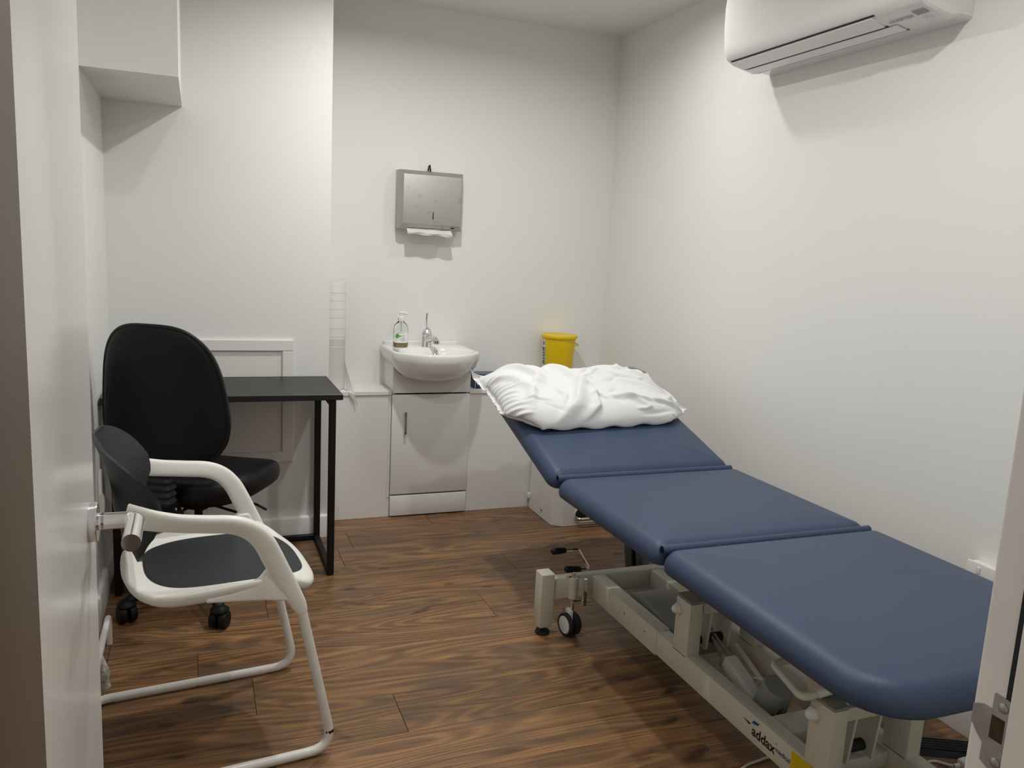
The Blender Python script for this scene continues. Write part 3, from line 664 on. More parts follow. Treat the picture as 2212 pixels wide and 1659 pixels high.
# four link posts with caps and pivot bolts
for yp in (1.85, 1.288):
    for xa, xb, sgn in ((LXa, LXb, -1), (RXa, RXb, 1)):
        ps = part('link_post', MB().box(xa, xb, yp-.037, yp+.037, zr1-.01, .360), M['beige'], couch, bev=(.004, 2))
        part('post_cap', MB().box(xa-.001, xb+.001, yp-.038, yp+.038, .3605, .368), M['cap_grey'], ps, bev=(.003, 2))
        xo = xa if sgn < 0 else xb
        part('pivot_cap', MB().lathe([(.0165,0),(.0165,.007),(.014,.010),(.013,.013),(.010,.019),(.005,.0225),(0,.0235)], (xo, yp+.020, .325), 24, (sgn,0,0)), M['white_plastic'], ps)
        q = MB(); w_ = .020
        q.prism([(yp-.022, .322), (yp+.092, .322), (yp+.125, .40), (yp+.29, .52), (yp+.05, .52), (yp-.022, .42)] if sgn < 0 else [(yp+.0, .33), (yp+.03, .33), (yp+.25, .52), (yp+.17, .52)], lambda a, b, d: (d, a, b), (xb+.004 if sgn < 0 else xa-.012), (xb+.012 if sgn < 0 else xa-.004))
        part('link_arm', q, M['beige'], couch, bev=(.001, 1))
    part('pivot_tube', MB().box(LXb, RXa, yp-.022, yp+.022, .318, .352), M['beige'], couch, bev=(.003, 2))
    for xa in (1.385, 1.46):
        q = MB().prism([(yp-.02,.35),(yp+.095,.35),(yp+.06,.195),(yp-.005,.195)], lambda a, b, d: (d, a, b), xa, xa+.007); part('actuator_bracket', q, M['beige'], couch)
    part('bracket_bush', MB().tube([(1.375, yp+.026, .215), (1.478, yp+.026, .215)], .014, 16), M['rubber'], couch)
# top frame under the cushions
for xx in (1.30, 1.568):
    part('top_rail', MB().box(xx, xx+.03, 1.10, 2.34, .478, .5205), M['beige'], couch, bev=(.003, 2))
for yy in (1.10, 1.70, 2.31): part('top_cross', MB().box(1.331, 1.567, yy, yy+.03, .480, .5195), M['beige'], couch, bev=(.003, 2))
def stay(x): return MB().beam((x, 2.05, .48), (x, 2.86, .64), .02, .02)
part('head_strut', stay(1.36), M['beige'], couch, bev=(.002, 1)); part('head_strut', stay(1.535), M['beige'], couch, bev=(.002, 1))
# lifting bar at the near post
hb = part('lift_bar', MB().tube(fillet([(1.320, 1.300, .384), (1.262, 1.312, .366), (1.292, 1.452, .372), (1.40, 1.462, .375)], .022, 8), .0095, 16), M['beige'], couch)
part('bar_sleeve', MB().tube([(1.330, 1.298, .386), (1.296, 1.305, .3765)], .0118, 16), M['white_plastic'], hb)
# actuator with motor
A0, A1 = Vector((1.430, 1.876, .215)), Vector((1.425, 1.600, .118)); ad = (A1-A0).normalized()
act = part('actuator', MB().tube([A0, A0 + ad*.10], .0155, 20), M['satin'], couch, smooth=50, label='steel lift piston')
sd = ad.cross(Vector((0,0,1))).normalized(); uu = sd.cross(ad)
B0, B1 = A0 + ad*.085, A1 + ad*.01
part('actuator_body', MB().rings([[p + sd*a + uu*b for a, b in rrect(-.022,.022,-.022,.022,.010,4)] for p in (B0, B1)]), M['white_tube'], act)
part('actuator_collar', MB().rings([[p + sd*a + uu*b for a, b in rrect(-.024,.024,-.024,.024,.010,4)] for p in (B0, B0 + ad*.010)]), M['grey_plastic'], act)
mc = Vector((1.412, 1.600, .118)); ma = Vector((0, -.38, 1)).normalized()
mt = part('motor', MB().lathe([(0,-.03),(.044,-.03),(.046,-.02),(.042,.115),(.041,.124),(.038,.1275),(0,.1275)], mc, 32, ma), M['grey_plastic'], couch, label='grey drum motor')
part('gearbox', MB().box(1.385, 1.452, 1.49, 1.63, .075, .118), M['grey_plastic'], mt, bev=(.008, 3))
part('clevis_pin', MB().tube([(1.38, 1.515, .115), (1.46, 1.515, .115)], .012, 14).box(1.395, 1.407, 1.50, 1.53, .10, .135).box(1.43, 1.442, 1.50, 1.53, .10, .135), M['black_plastic'], mt)
un = ma.orthogonal().normalized(); vn = ma.cross(un)
def drum(u, v):   # plate wrapped on the motor drum, readable from the camera side
    a0 = math.atan2(Vector((-.55,-1,0)).dot(vn), Vector((-.55,-1,0)).dot(un))
    r_ = .0445 - .03*v*0; ang = a0 + u/.044; return mc + ma*(.045+v) + (un*math.cos(ang) + vn*math.sin(ang))*(.0451 - (.045+v)*.025)
for row, (u0, u1, v0, v1) in enumerate(((-.004,.004,-.005,.022), (.010,.014,.0,.045), (.018,.021,.005,.05), (.026,.030,-.01,.02), (.004,.007,-.03,.015), (.034,.037,0,.04))):
    mb = MB(); mb.v = [drum(u, v) for v in (v0, v1) for u in (u0, (u0+u1)/2, u1)]; mb.f = [(0,1,4,3),(1,2,5,4)]
    part('rating_mark', mb, M['black_print'], mt)
part('motor_cable', MB().tube(fillet([(1.45,1.62,.15),(1.46,1.66,.19),(1.452,1.72,.165),(1.42,1.80,.125),(1.37,1.86,.10)], .05, 6), .0032, 8), M['white_tube'], mt)
part('motor_cable', MB().tube(fillet([(1.45,1.55,.12),(1.50,1.52,.13),(1.53,1.47,.06),(1.60,1.46,.03)], .04, 6), .0032, 8), M['white_tube'], mt)
part('gas_strut', MB().tube([(1.49, 1.84, .20), (1.475, 1.60, .13)], .008, 12), M['white_tube'], couch)
# control box in the tray
q = MB(); sec = [(2.295,.137),(2.300,.165),(2.275,.188),(2.23,.200),(2.17,.196),(2.155,.190),(1.985,.170),(1.94,.160),(1.935,.137)]
q.rings([[(x, y, z) for y, z in sec] for x in (1.372, 1.498)]); q.xf(lambda x, y, z: (x, y-.02, z + (.012 if z > .14 else 0))); part('control_box', q, M['grey_plastic'], couch, bev=(.005, 3), label='grey plastic control box')
# retractable castors with pedal
for cxx, cyy, big in ((1.222, 2.412, True), (1.655, 1.02, False)):
    cs = part('castor_stem', MB().tube([(cxx, cyy-.002, .085), (cxx, cyy-.002, .225)], .0095, 16), M['chrome'], couch)
    part('stem_sleeve', MB().tube([(cxx, cyy-.002, .130), (cxx, cyy-.002, .205)], .0155, 18), M['beige'], cs)
    part('stem_ball', MB().lathe([(0,-.008),(.007,-.006),(.0095,0),(.007,.007),(0,.0095)], (cxx, cyy-.002, .222), 16), M['chrome'], cs)
    ax_ = Vector((.98, .17, 0)).normalized(); wc = Vector((cxx-.012, cyy-.018, .042))
    for s_ in (-1, 1):
        wl = part('wheel', MB().lathe([(.012,0),(.036,0),(.041,.003),(.0412,.012),(.038,.017),(.033,.017),(.033,.013)], wc + ax_*(.008*s_), 32, ax_*s_), M['rubber'], cs)
        part('hub', MB().lathe([(.033,.012),(.031,.0165),(.015,.0185),(0,.019)], wc + ax_*(.008*s_), 32, ax_*s_), M['white_plastic'], wl)
    part('fork', MB().box(wc.x-.008, wc.x+.008, wc.y-.010, cyy+.008, .020, .092), M['white_plastic'], cs, bev=(.004, 2))
    if big:
        part('link_rod', MB().tube([(cxx, cyy-.012, .118), (cxx+.075, cyy-.012, .118)], .0055, 10).box(cxx+.036, cxx+.048, cyy-.020, cyy-.008, .10, .20), M['chrome'], cs)
        pd = part('pedal', MB().tube(fillet([(cxx-.02, cyy-.0, .236), (cxx+.062, cyy-.004, .230), (cxx+.018, cyy+.012, .302), (cxx-.06, cyy+.012, .304)], .010, 6), .0052, 10), M['chrome'], couch, label='chrome brake pedal with black grips')
        part('grip', MB().tube([(cxx-.034, cyy, .238), (cxx-.028, cyy, .238), (cxx+.022, cyy-.002, .235), (cxx+.026, cyy-.002, .235)], [.008,.0125,.0105,.008], 14), M['black_plastic'], pd)
        part('grip', MB().tube([(cxx-.085, cyy+.012, .304), (cxx-.078, cyy+.012, .304), (cxx-.034, cyy+.012, .304), (cxx-.030, cyy+.012, .304)], [.008,.0125,.0105,.008], 14), M['black_plastic'], pd)
# lettering and sticker on the rail
face = lambda y0, z0: (lambda u, v: (LXa-.0006, y0-u, z0+v))
print_text('addax', .037, M['black_print'], couch, face(1.507, .150), bold=.0008)
print_text('medical', .0172, M['blue_print'], couch, face(1.417, .1605), bold=.0003)
print_text('TM', .005, M['black_print'], couch, face(1.419, .178))
def tri(pts, m_, nm):
    mb = MB(); mb.v = [(LXa-.0006, y, z) for y, z in pts]; mb.f = [tuple(range(len(pts)))]; part(nm, mb, m_, couch)
tri([(1.545,.1755),(1.513,.176),(1.520,.1695)], M['black_print'], 'logo_wedge')
tri([(1.512,.1785),(1.488,.1835),(1.481,.192),(1.503,.190)][::-1], M['blue_print'], 'logo_wedge')
tri([(1.363,zr1-.004),(1.363,zr0+.004),(1.29,zr0+.004),(1.29,zr1-.004)], M['yellow_label'], 'warning_sticker')

# ------------------------------------------------------------------ pedal bin and grey wheels beyond the couch
pb = root('pedal_bin', (1.76, 3.60, 0), 0, 'white metal pedal bin under the raised head of the couch', 'bin')
oc = [(1.66,3.432),(1.90,3.432),(1.952,3.462),(1.952,3.755),(1.61,3.755),(1.61,3.468)]
def shr(p, k): return [(1.78+(x-1.78)*k, 3.59+(y-3.59)*k) for x, y in p]
part('bin_body', MB().rings([[(x, y, .001) for x, y in oc], [(x, y, .40) for x, y in shr(oc, .955)]]), M['white_plastic'], pb, bev=(.002, 1), smooth=20)
part('bin_lid', MB().rings([[(x, y, .402) for x, y in shr(oc, .975)], [(x, y, .425) for x, y in shr(oc, .96)], [(x, y, .44) for x, y in shr(oc, .86)]]), M['white_plastic'], pb, bev=(.004, 2))
part('pedal_recess', MB().prism(rrect(1.725, 1.87, .022, .088, .03, 6), lambda a, b, d: (a, d, b), 3.429, 3.433), M['dark'], pb)
part('pedal_surround', MB().tube([(a, 3.430, b) for a, b in rrect(1.722, 1.873, .018, .092, .033, 6)], .0045, 8, closed=True), mat('cream_plastic', (.66,.60,.42,1), .4), pb)
part('pedal', MB().tube(fillet([(1.735, 3.435, .048), (1.728, 3.395, .046), (1.867, 3.395, .046), (1.860, 3.435, .048)], .03, 8), .0075, 14), M['satin'], pb)
part('pedal_label', MB().box(1.765, 1.855, 3.4275, 3.4288, .062, .080), M['wood_chip'], pb)
part('hinge_lug', MB().box(1.596, 1.612, 3.735, 3.757, .055, .085), M['white_plastic'], pb, bev=(.003, 2))
part('bolt', MB().lathe([(.007,.002),(.006,.005),(0,.006)], (1.611, 3.585, .045), 16, (-1,0,-.05)), M['dull_metal'], pb)

tw_ = root('equipment_wheel', (1.70, 2.79, 0), 0, 'dark grey rubber wheel pair on the floor behind the couch cross bar', 'wheel')
axw = Vector((.80, -.58, .14)).normalized(); wc = Vector((1.700, 2.785, .1175))
for i, (off, rad) in enumerate(((-.040, .112), (.004, .112))):
    wl = part('wheel', MB().lathe([(.02,0),(rad-.014,.0),(rad-.003,.005),(rad,.015),(rad-.004,.028),(rad-.018,.034),(.02,.034)], wc + axw*off, 40, axw), M['wheel_grey'], tw_)
    part('hub', MB().lathe([(.04,-.004),(.038,.0),(.015,-.006),(0,-.006)], wc + axw*(off-.001), 24, axw), M['grey_plastic'], wl)
part('axle', MB().tube([wc - axw*.04, wc + axw*.035], .008, 12), M['dull_metal'], tw_)

# ------------------------------------------------------------------ pillow: small cloth solve of a loosely filled case
def make_pillow():
    nx, ny, LXp, LYp = 104, 58, .83, .465
    rng = np.random.RandomState(5)
    u = np.linspace(0, LXp, nx); v = np.linspace(0, LYp, ny); U, V = np.meshgrid(u, v)
    def flat(s):
        P = np.stack([U, V, np.zeros_like(U)], -1)
        P[..., 2] = .06 + s*.02*np.sin(PI*U/LXp)*np.sin(PI*V/LYp) + s*rng.normal(0, .0012, U.shape)
        return P
    T, B = flat(1), flat(-1); B[0], B[-1], B[:, 0], B[:, -1] = T[0], T[-1], T[:, 0], T[:, -1]
    T0, B0 = T.copy(), B.copy()
    hx, hy = LXp/(nx-1), LYp/(ny-1); hd = math.hypot(hx, hy)
    # fill: where the pillow inside presses; a loose empty strip of case at the right, soft corners
    a = np.clip((U-.015)/.10, 0, 1)*np.clip((LXp-.07-U)/.14, 0, 1); b = np.clip((V+.003)/.10, 0, 1)*np.clip((LYp-.005-V)/.09, 0, 1)
    fill = np.sqrt(a*b); hmax = .108*fill*(1 - .16*np.exp(-((U-.38)/.05)**2*.7)*.6)
    def con(P, sl1, sl2, L, k):
        A, Bv = P[sl1], P[sl2]; d = Bv-A; l = np.linalg.norm(d, axis=-1, keepdims=True)+1e-9
        e = np.where(l > L, (l-L), (l-L)*.35); c = d/l*e*(.5*k); P[sl1] = A + c; P[sl2] = Bv - c
    s_ = np.s_
    def relax(P):
        for o in (0, 1):
            m = (nx-1-o)//2*2; con(P, s_[:, o:o+m:2], s_[:, o+1:o+m+1:2], hx, 1)
            m = (ny-1-o)//2*2; con(P, s_[o:o+m:2, :], s_[o+1:o+m+1:2, :], hy, 1)
        for o in (0, 1):
            m = (ny-1-o)//2*2
            con(P, s_[o:o+m:2, :-1], s_[o+1:o+m+1:2, 1:], hd, .35); con(P, s_[o:o+m:2, 1:], s_[o+1:o+m+1:2, :-1], hd, .35)
        for o in (0, 1, 2, 3):   # gentle bending resistance
            m = max((nx-o)//4*4, 0)
            if m: con(P, s_[:, o:o+m-2:4], s_[:, o+2:o+m:4], 2*hx, .04)
            m = max((ny-o)//4*4, 0)
            if m: con(P, s_[o:o+m-2:4, :], s_[o+2:o+m:4, :], 2*hy, .04)
    def normal(P):
        du = np.gradient(P, axis=1); dv = np.gradient(P, axis=0); n = np.cross(du, dv); return n/(np.linalg.norm(n, axis=-1, keepdims=True)+1e-9)
    steps = 230; dt = 1.0
    for it in range(steps):
        th = np.clip(T[..., 2]-B[..., 2], 0, None)
        p = np.clip((hmax-th)/.05, -1, 1)[..., None]*.0016
        nT, nB = normal(T), normal(B)
        vT, vB = (T-T0)*.93, (B-B0)*.93; T0, B0 = T.copy(), B.copy()
        T = T + np.clip(vT, -.004, .004) + nT*p; B = B + np.clip(vB, -.004, .004) - nB*p
        g = .0005
        T[..., 2] -= g; B[..., 2] -= g
        # case is drawn in a little along its length: slack becomes folds
        for q in range(5):
            relax(T); relax(B)
            for sl in (s_[0], s_[-1], s_[:, 0], s_[:, -1]):
                mid = (T[sl]+B[sl])/2; T[sl] = mid; B[sl] = mid
            k = min(1, it/120)
            for (iy, ix), tg in (((ny-1, 0), (-.030, .385, .070)), ((0, nx-1), (.765, .125, .035)), ((0, 0), (.145, .090, .030)), ((ny-1, nx-1), (.715, .41, .045))):
                t = np.array(tg); 
                for P in (T, B): P[iy, ix] += (t-P[iy, ix])*.7*k
            B[..., 2] = np.maximum(B[..., 2], .0015); T[1:-1, 1:-1, 2] = np.maximum(T[1:-1, 1:-1, 2], B[1:-1, 1:-1, 2]+.0008)
    # finer grid, then the creases of the loose case
    def up2(P):
        Q = np.zeros((2*P.shape[0]-1, P.shape[1], 3)); Q[::2] = P; Q[1::2] = (P[1:]+P[:-1])/2
        R = np.zeros((Q.shape[0], 2*P.shape[1]-1, 3)); R[:, ::2] = Q; R[:, 1::2] = (Q[:, 1:]+Q[:, :-1])/2; return R
    T, B = up2(T), up2(B); nx, ny = 2*nx-1, 2*ny-1
    gu, gv = np.meshgrid(np.linspace(0, 1, nx), np.linspace(0, 1, ny))
    def crease(pts, w_, h_, skew=0.0):
        # ridge along a curved line in (u, v); height tapers to both ends, steeper on one side
        pts = np.array(pts, float); d = np.full(gu.shape, 9.0); tt = np.zeros(gu.shape); sg = np.zeros(gu.shape); m = len(pts)-1
        for i in range(m):
            a_, b_ = pts[i]*[1.55, 1], pts[i+1]*[1.55, 1]; ab = b_-a_; px = gu*1.55-a_[0]; py = gv-a_[1]
            t = np.clip((px*ab[0]+py*ab[1])/(ab@ab), 0, 1); ex, ey = px-t*ab[0], py-t*ab[1]; dd = np.hypot(ex, ey)
            k = dd < d; d = np.where(k, dd, d); tt = np.where(k, (i+t)/m, tt); sg = np.where(k, np.sign(ab[0]*py-ab[1]*px), sg)
        ww = w_*(1 + skew*sg); taper = np.clip(np.sin(PI*np.clip(tt, .02, .98)), 0, 1)**.6
        return h_*np.exp(-(d/ww)**2)*taper
    D = np.zeros(gu.shape)
    for c in (([(.30,1.0),(.40,.72),(.42,.48),(.34,.22),(.22,.03)], .050, .020, .45), ([(.38,.55),(.46,.40),(.44,.18),(.34,.04)], .030, .012, -.4),
              ([(.10,.90),(.20,.78),(.25,.60),(.20,.44)], .035, .016, .4), ([(.02,.80),(.14,.62),(.19,.40),(.15,.20)], .030, .013, -.3),
              ([(.45,.80),(.58,.62),(.74,.44),(.93,.30)], .032, .014, .4), ([(.50,.70),(.64,.50),(.80,.34),(.97,.22)], .024, .010, -.4),
              ([(.56,.90),(.68,.74),(.84,.58),(.97,.50)], .026, .010, .3), ([(.46,.32),(.60,.26),(.78,.20),(.96,.14)], .022, .009, .3),
              ([(.52,.48),(.58,.30),(.70,.14)], .020, .008, 0), ([(.28,.44),(.31,.30),(.27,.16)], .018, .008, .2), ([(.84,.95),(.86,.78),(.80,.66)], .022, .012, .3),
              ([(.70,1.0),(.73,.86),(.70,.74)], .024, .010, 0), ([(.58,1.0),(.60,.90)], .018, .008, 0), ([(.16,1.0),(.22,.88),(.32,.82)], .03, .012, .3)): D += crease(*c)
    for k in range(13):      # gathered hem at the short left side
        v0 = .10+.055*k+rng.uniform(-.012, .012); D += crease([(.0, v0), (.05, v0-.02), (rng.uniform(.09, .16), v0-rng.uniform(.03, .07))], .012, rng.uniform(.004, .008), .2)
    for k in range(26):      # small random crumples
        x0, y0, an, ln = rng.uniform(.1, .9), rng.uniform(.08, .92), rng.uniform(-.9, .5), rng.uniform(.06, .18)
        D += crease([(x0, y0), (x0+ln*.5*math.cos(an), y0+ln*.5*math.sin(an)+rng.uniform(-.02, .02)), (x0+ln*math.cos(an), y0+ln*math.sin(an))], rng.uniform(.010, .018), rng.uniform(.003, .006)*rng.choice([-1, 1]), .3)
    edge = np.clip(np.minimum(np.minimum(gu, 1-gu)*9, np.minimum(gv, 1-gv)*6), 0, 1)
    nT, nB = normal(T), normal(B)
    T = T + nT*(D*edge*1.7)[..., None]
    B = B - nB*(D*edge*.35)[..., None]; B[..., 2] = np.maximum(B[..., 2], .0015)
    rim = .006*np.sin(gu*41+gv*5)*np.exp(-np.minimum(gv, 1-gv)*14) + .005*np.sin(gv*47)*np.exp(-gu*14) + .006*np.sin(gv*13+1)*np.exp(-(1-gu)*10)
    for P in (T, B): P[..., 2] = np.maximum(P[..., 2] + rim, .0015)
    n = nx*ny; vs = np.concatenate([T.reshape(-1, 3), B.reshape(-1, 3)])
    idx = np.arange(n).reshape(ny, nx); mb = MB()
    f = []
    for off, flip in ((0, 0), (n, 1)):
        for i in range(ny-1):
            for j in range(nx-1):
                q = (idx[i, j]+off, idx[i, j+1]+off, idx[i+1, j+1]+off, idx[i+1, j]+off); f.append(q[::-1] if flip else q)
    # place on the raised head section: u across the couch, v up the slope
    PX, PS = 1.045, .33
    out = []
    for x, y, z in vs:
        zz = z + .0015
        out.append(tilt(PX + x, YH2+.008 + PS + y, CZ + zz))
    mb.v = out; mb.f = f; return mb
plw = make_pillow()
pw = solo('pillow', plw, M['cotton'], 'white pillow in a creased cotton case on the raised head of the couch', 'pillow', smooth=180)
sm = pw.modifiers.new('smooth', 'SUBSURF'); sm.levels = 1; sm.render_levels = 1

# ------------------------------------------------------------------ white cantilever armchair (local frame: x forward, y left)
wc_ = root('armchair', (.033, 2.164, 0), math.radians(6), 'white plastic armchair with charcoal seat and back on a sled of white tube', 'chair')
HW = .232
# sled: one bent tube, front legs, floor runners and rear floor bar
def sled():
    pts = [(.172, -HW+.004, .44), (.262, -HW, .0135), (-.305, -HW, .0135), (-.305, HW, .0135), (.262, HW, .0135), (.172, HW-.004, .44)]
    return MB().tube(fillet(pts, [0, .055, .05, .05, .055, 0], 8), .0125, 18)
sd_ = part('sled_base', sled(), M['white_tube'], wc_, local=True, smooth=60, label='white enamelled tube sled')
for s_ in (-1, 1):
    for xa, xb in ((-.25, -.03), (-.02, .175)):
        part('glide', MB().box(xa, xb, s_*HW-.007, s_*HW+.007, .0008, .006), M['white_plastic'], sd_, local=True, bev=(.002, 1))
part('scuff', MB().lathe([(.0129,-.004),(.0129,.004)], (.2505, -HW, .064), 8, (-.2,0,1)), M['rubber'], sd_, local=True)
# arm loops: leg - bend - armrest, one side each
def arm(s):
    P = [(.179, s*(HW-.003), .408), (.166, s*(HW-.002), .436), (.136, s*(HW), .495), (.103, s*(HW+.006), .566), (.080, s*(HW+.012), .611), (.050, s*(HW+.016), .643), (.010, s*(HW+.017), .661), (-.05, s*(HW+.016), .669), (-.105, s*(HW+.013), .676), (-.15, s*(HW+.007), .684), (-.185, s*(HW-.004), .691), (-.212, s*(HW-.02), .697)]
    O = [(0, s, 0)]*3 + [(0, s, -.1), (0, s, -.2), (0, s, -.32), (0, s, -.4), (0, s, -.4), (-.10, s, -.35), (-.2, s, -.2), (-.35, s, -.1), (-.5, s*.9, 0)]
    T_ = [.025,.027,.029,.030,.030,.029,.027,.025,.023,.021,.018,.014]
    Hh = [.027,.040,.050,.052,.050,.048,.047,.046,.046,.050,.056,.056]
    # resample smoothly
    n = len(P); P2, O2, T2, H2 = [], [], [], []
    for i in range(n-1):
        p = [Vector(P[max(0, min(n-1, i+d))]) for d in (-1, 0, 1, 2)]
        for k in range(5):
            t = k/5; P2.append(.5*((2*p[1]) + (p[2]-p[0])*t + (2*p[0]-5*p[1]+4*p[2]-p[3])*t*t + (3*p[1]-p[0]-3*p[2]+p[3])*t**3))
            O2.append(Vector(O[i])*(1-t) + Vector(O[i+1])*t); T2.append(T_[i]*(1-t)+T_[i+1]*t); H2.append(Hh[i]*(1-t)+Hh[i+1]*t)
    P2.append(Vector(P[-1])); O2.append(Vector(O[-1])); T2.append(T_[-1]); H2.append(Hh[-1])
    return MB().sweep(P2, O2, T2, H2, 20, 3.0)
for s_ in (-1, 1): part('arm', arm(s_), M['chair_white'], wc_, local=True, smooth=60)
# rear hoop joining the arms behind the back
hp = [(-.262, y, .698) for y in np.linspace(-.11, .11, 9)]
part('back_hoop', MB().sweep(hp, [(-1, 0, 0)]*9, [.012]*9, [.05]*9, 18, 3.0), M['chair_white'], wc_, local=True, smooth=60)
# seat shell: flat rounded ring with raised side wings that flow into the legs
def seat_z(x, y):
    w_ = max(0, abs(y)-.165)/.075
    z = .484 + .034*w_**1.6*(.35 + .65*max(0, min(1, (x+.16)/.30)))
    z -= .030*max(0, (x-.12)/.11)**2                     # waterfall front
    z += .018*max(0, (-x-.12)/.10)**2
    return z
def seat_out(k, n=72):
    return [(a*1.0, b) for a, b in superell(.236*k, .246*k, n, 2.8, .010, 0)]
rs = []
for k, dz in ((.80, -.034), (.93, -.032), (.975, -.026), (1.0, -.014), (.995, -.006), (.975, -.001), (.94, 0), (.86, 0), (.78, 0), (.60, 0), (.40, 0), (.2, 0), (.03, 0)):
    rs.append([(x, y, seat_z(x, y)+dz) for x, y in seat_out(k)])
part('seat_shell', MB().rings(rs), M['chair_white'], wc_, local=True, smooth=60)
rs = []
for k, dz in ((.985, .0002), (1.0, .0014), (.99, .0024), (.95, .0028), (.8, .0028), (.6, .0028), (.4, .0028), (.2, .0028), (.03, .0028)):
    rs.append([(x, y, seat_z(x, y)+dz) for x, y in superell(.196*k, .176*k, 72, 3.0, .022, 0)])
part('seat_pad', MB().rings(rs), M['chair_black'], wc_, local=True, smooth=60, label='charcoal seat panel')
# gussets where the legs run into the seat shell
for s_ in (-1, 1):
    gp = [(-.05,.470),(-.05,.481),(.01,.487),(.050,.496),(.075,.508),(.092,.528),(.122,.528),(.158,.452),(.158,.442),(.08,.457)]
    part('gusset', MB().prism(gp, lambda a, b, d: (a, d, b), s_*(HW-.020), s_*(HW+.011)), M['chair_white'], wc_, local=True, bev=(.010, 4), smooth=60)
# backrest shell
def back(off):
    nu, nv = 30, 34; P = []
    for j in range(nv+1):
        v = j/nv; z = .540 + .300*v
        # half width profile: rounded tongue at the bottom, full in the middle, rounded top
        bot = max(0, 1-(1-min(1, v/.16))**3.5)**(1/3.5); tp = max(0, 1-max(0, (v-.62)/.38)**3.4)**(1/3.0)
        hw = .226*min(.64+.36*min(1, v/.45), 1)*max(bot, .02)*max(tp, .02)
        xc = -.190 - .045*math.sin(min(1, v/.45)*PI/2) - .042*max(0, (v-.5)/.5)**1.4
        for i in range(nu+1):
            u_ = -1 + 2*i/nu; y = hw*u_
            wrap = .092*(abs(y)/.226)**2.2*(1 - .50*max(0, (v-.62)/.38))*min(1, .25+v/.4)
            P.append((xc + wrap + off*(1), y, z))
    F = [(j*(nu+1)+i, j*(nu+1)+i+1, (j+1)*(nu+1)+i+1, (j+1)*(nu+1)+i) for j in range(nv) for i in range(nu)]
    return P, F, nu, nv
Pf, F, nu, nv = back(.004); Pb, _, _, _ = back(-.004); mb = MB(); mb.add(Pf, F); mb.add(Pb, [q[::-1] for q in F])
n0 = len(Pf); edge = [i for i in range(nu+1)] + [j*(nu+1)+nu for j in range(1, nv+1)] + [nv*(nu+1)+i for i in range(nu-1, -1, -1)] + [j*(nu+1) for j in range(nv-1, 0, -1)]
mb.f += [(edge[i], edge[(i+1) % len(edge)], edge[(i+1) % len(edge)]+n0, edge[i]+n0) for i in range(len(edge))]
part('backrest', mb, M['chair_black'], wc_, local=True, smooth=70, label='curved charcoal backrest')

# ------------------------------------------------------------------ black operator chair (local frame: x forward, y left)
oc_ = root('office_chair', (-.008, 3.03, 0), math.radians(60), 'black vinyl office swivel chair with high back, pulled up to the desk', 'chair')
base = part('base_hub', MB().lathe([(0,.075),(.028,.075),(.034,.085),(.034,.115),(.026,.122),(0,.122)], (0,0,0), 28), M['black_plastic'], oc_, local=True)
a0 = math.radians(-76.6-60)
for i in range(5):
    an = a0 + i*2*PI/5; d = Vector((math.cos(an), math.sin(an), 0)); sdv = Vector((-d.y, d.x, 0))
    pts = [d*.02 + Vector((0,0,.102)), d*.10 + Vector((0,0,.104)), d*.20 + Vector((0,0,.094)), d*.262 + Vector((0,0,.078)), d*.282 + Vector((0,0,.062))]
    part('base_leg', MB().sweep(pts, [sdv]*5, [.052,.046,.038,.036,.03], [.034,.034,.032,.030,.02], 16, 3), M['black_plastic'], base, local=True, smooth=60)
    wcen = d*.275 + Vector((0,0,.0325)); ang = an + .9 + i*1.3; axd = Vector((math.cos(ang), math.sin(ang), 0))
    cs = part('castor', MB().sweep([wcen + Vector((0,0,.03)), wcen + Vector((0,0,.038)), wcen + Vector((0,0,.05))], [axd]*3, [.062,.06,.03], [.058,.052,.025], 16, 2.5).box(wcen.x-.004, wcen.x+.004, wcen.y-.004, wcen.y+.004, .03, .075), M['black_plastic'], oc_, local=True, smooth=60)
    for s_ in (-1, 1):
        part('wheel', MB().lathe([(0,.003),(.026,.003),(.0318,.007),(.0318,.022),(.028,.0285),(.014,.030),(0,.030)], wcen, 24, axd*s_), M['black_plastic'], cs, local=True)
part('gas_column', MB().lathe([(.025,.118),(.025,.26),(.0145,.262),(.0145,.375),(0,.375)], (0,0,0), 24), M['black_plastic'], oc_, local=True)
mech = part('mechanism', MB().box(-.10, .09, -.075, .075, .372, .412), M['black_plastic'], oc_, local=True, bev=(.008, 2))
part('lever', MB().tube([(.02, -.07, .385), (.05, -.20, .365), (.06, -.235, .345)], .005, 8), M['black_metal'], mech, local=True)
part('lever', MB().tube([(-.05, -.07, .385), (-.03, -.20, .35), (-.025, -.24, .335)], .005, 8), M['black_metal'], mech, local=True)
for y_, z_ in ((-.078,.40), (-.078,.375)):
    for x_ in (-.075, -.045): part('bolt', MB().lathe([(.006,0),(.006,.003),(.003,.005),(0,.005)], (x_, y_+.003, z_-.002), 12, (0,-1,0)), M['chrome'], mech, local=True)
brk = part('upright_bracket', MB().box(-.228, -.155, -.038, .038, .352, .432), M['black_plastic'], oc_, local=True, bev=(.006, 2))
for x_, z_ in ((-.208, .412), (-.172, .405), (-.206, .372)):
    part('bolt', MB().lathe([(.0062,0),(.0062,.003),(.003,.0055),(0,.0055)], (x_, -.0375, z_), 12, (0,-1,0)), M['chrome'], brk, local=True)
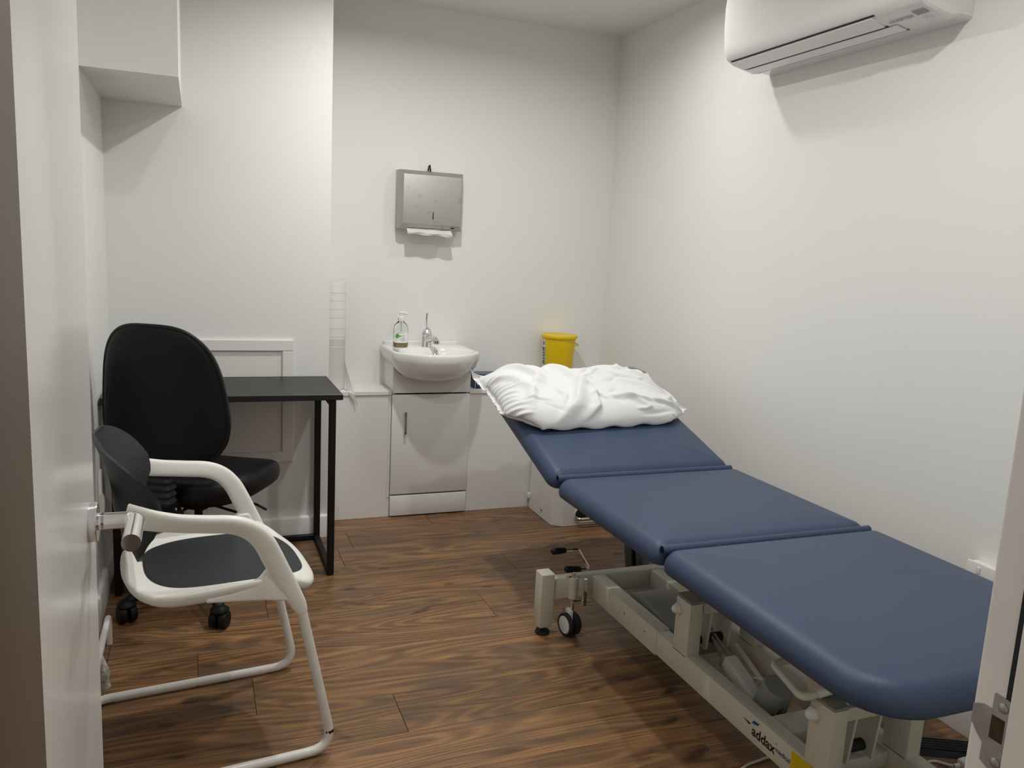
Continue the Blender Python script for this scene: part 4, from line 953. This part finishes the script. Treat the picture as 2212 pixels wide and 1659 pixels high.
# seat: padded, rounded, shallow dish with rolled front
def seat_sec(x, y): return .010*(abs(y)/.23)**2 - .022*max(0, (x-.10)/.15)**2 - .004
rs = []
for k, z in ((.80, .415), (.93, .418), (.975, .430), (1.0, .452), (1.0, .468), (.985, .484), (.95, .496), (.88, .5035), (.75, .506), (.55, .505), (.35, .503), (.15, .502), (.02, .502)):
    rs.append([(x, y, z + (seat_sec(x, y) if z > .44 else seat_sec(x, y)*.7)) for x, y in superell(.240*k, .240*k, 72, 3.2, .05, 0)])
seat = part('seat', MB().rings(rs), M['vinyl'], oc_, local=True, smooth=60)
part('seat_underpan', MB().rings([[(x, y, z + seat_sec(x, y)*.7) for x, y in superell(.20*k, .195*k, 48, 3.0, .045, 0)] for k, z in ((.75,.395),(.95,.402),(1.0,.414))]), M['black_plastic'], seat, local=True, smooth=60)
# backrest upright with bellows
part('back_upright', MB().sweep([(-.09,0,.392), (-.17,0,.392), (-.215,0,.41), (-.232,0,.46), (-.235,0,.60)], [(0,1,0)]*5, [.075]*5, [.018]*5, 12, 4), M['black_plastic'], oc_, local=True)
rs = []
for i in range(11):
    z = .435 + i*.012; k = 1 if i % 2 else .84
    rs.append([(-.238 + x*k, y*k, z) for x, y in rrect(-.030, .030, -.050, .050, .012, 3)])
part('bellows', MB().rings(rs), M['rubber'], oc_, local=True)
# backrest: egg shaped pad, rear shell, edge band
def egg(k, n=80):
    o = []
    for i in range(n):
        t = 2*PI*i/n; c, s = math.cos(t), math.sin(t)
        q = math.copysign(abs(s)**(2/3.6), s); zz = .795 + .240*q
        y = math.copysign(abs(c)**(2/3.3), c)*(.224 - .050*max(0, (zz-.70)/.335)**1.4 - .02*max(0, (.66-zz)/.1))
        o.append((y*k, .80 + (zz-.80)*k))
    return o
def bx_(y, z): return -.245 - .030*((z-.66)/.37)*abs((z-.66)/.37) + .05*(abs(y)/.22)**2     # recline + wrap
def back_rings(ks): return [[(bx_(y, z)+dx, y, z) for y, z in egg(k)] for k, dx in ks]
part('back_pad', MB().rings(back_rings(((1.0, .004), (1.0, .012), (.985, .030), (.95, .045), (.88, .054), (.7, .058), (.45, .058), (.2, .058), (.02, .058)))), M['vinyl'], oc_, local=True, smooth=60)
bsh = part('back_shell', MB().rings(back_rings(((.995, .0035), (1.004, .0), (.995, -.006), (.97, -.011), (.9, -.016), (.75, -.02), (.5, -.022), (.25, -.023), (.02, -.023)))), M['black_plastic'], oc_, local=True, smooth=60)
part('edge_band', MB().tube([(bx_(y, z)-.0, y, z) for y, z in egg(1.006)], .0075, 10, closed=True), M['vinyl'], bsh, local=True, smooth=60)
for i, z0 in enumerate((.625, .655, .685)):
    pts = []
    for j in range(25):
        y = -.15 + .30*j/24; z = z0 + .018*max(0, (abs(y)-.08)/.07)
        pts.append((bx_(y, z) - .0195 + .004*(abs(y)/.15)**2, y, z))
    part('shell_rib', MB().tube(pts, .003, 8), M['black_plastic'], bsh, local=True)
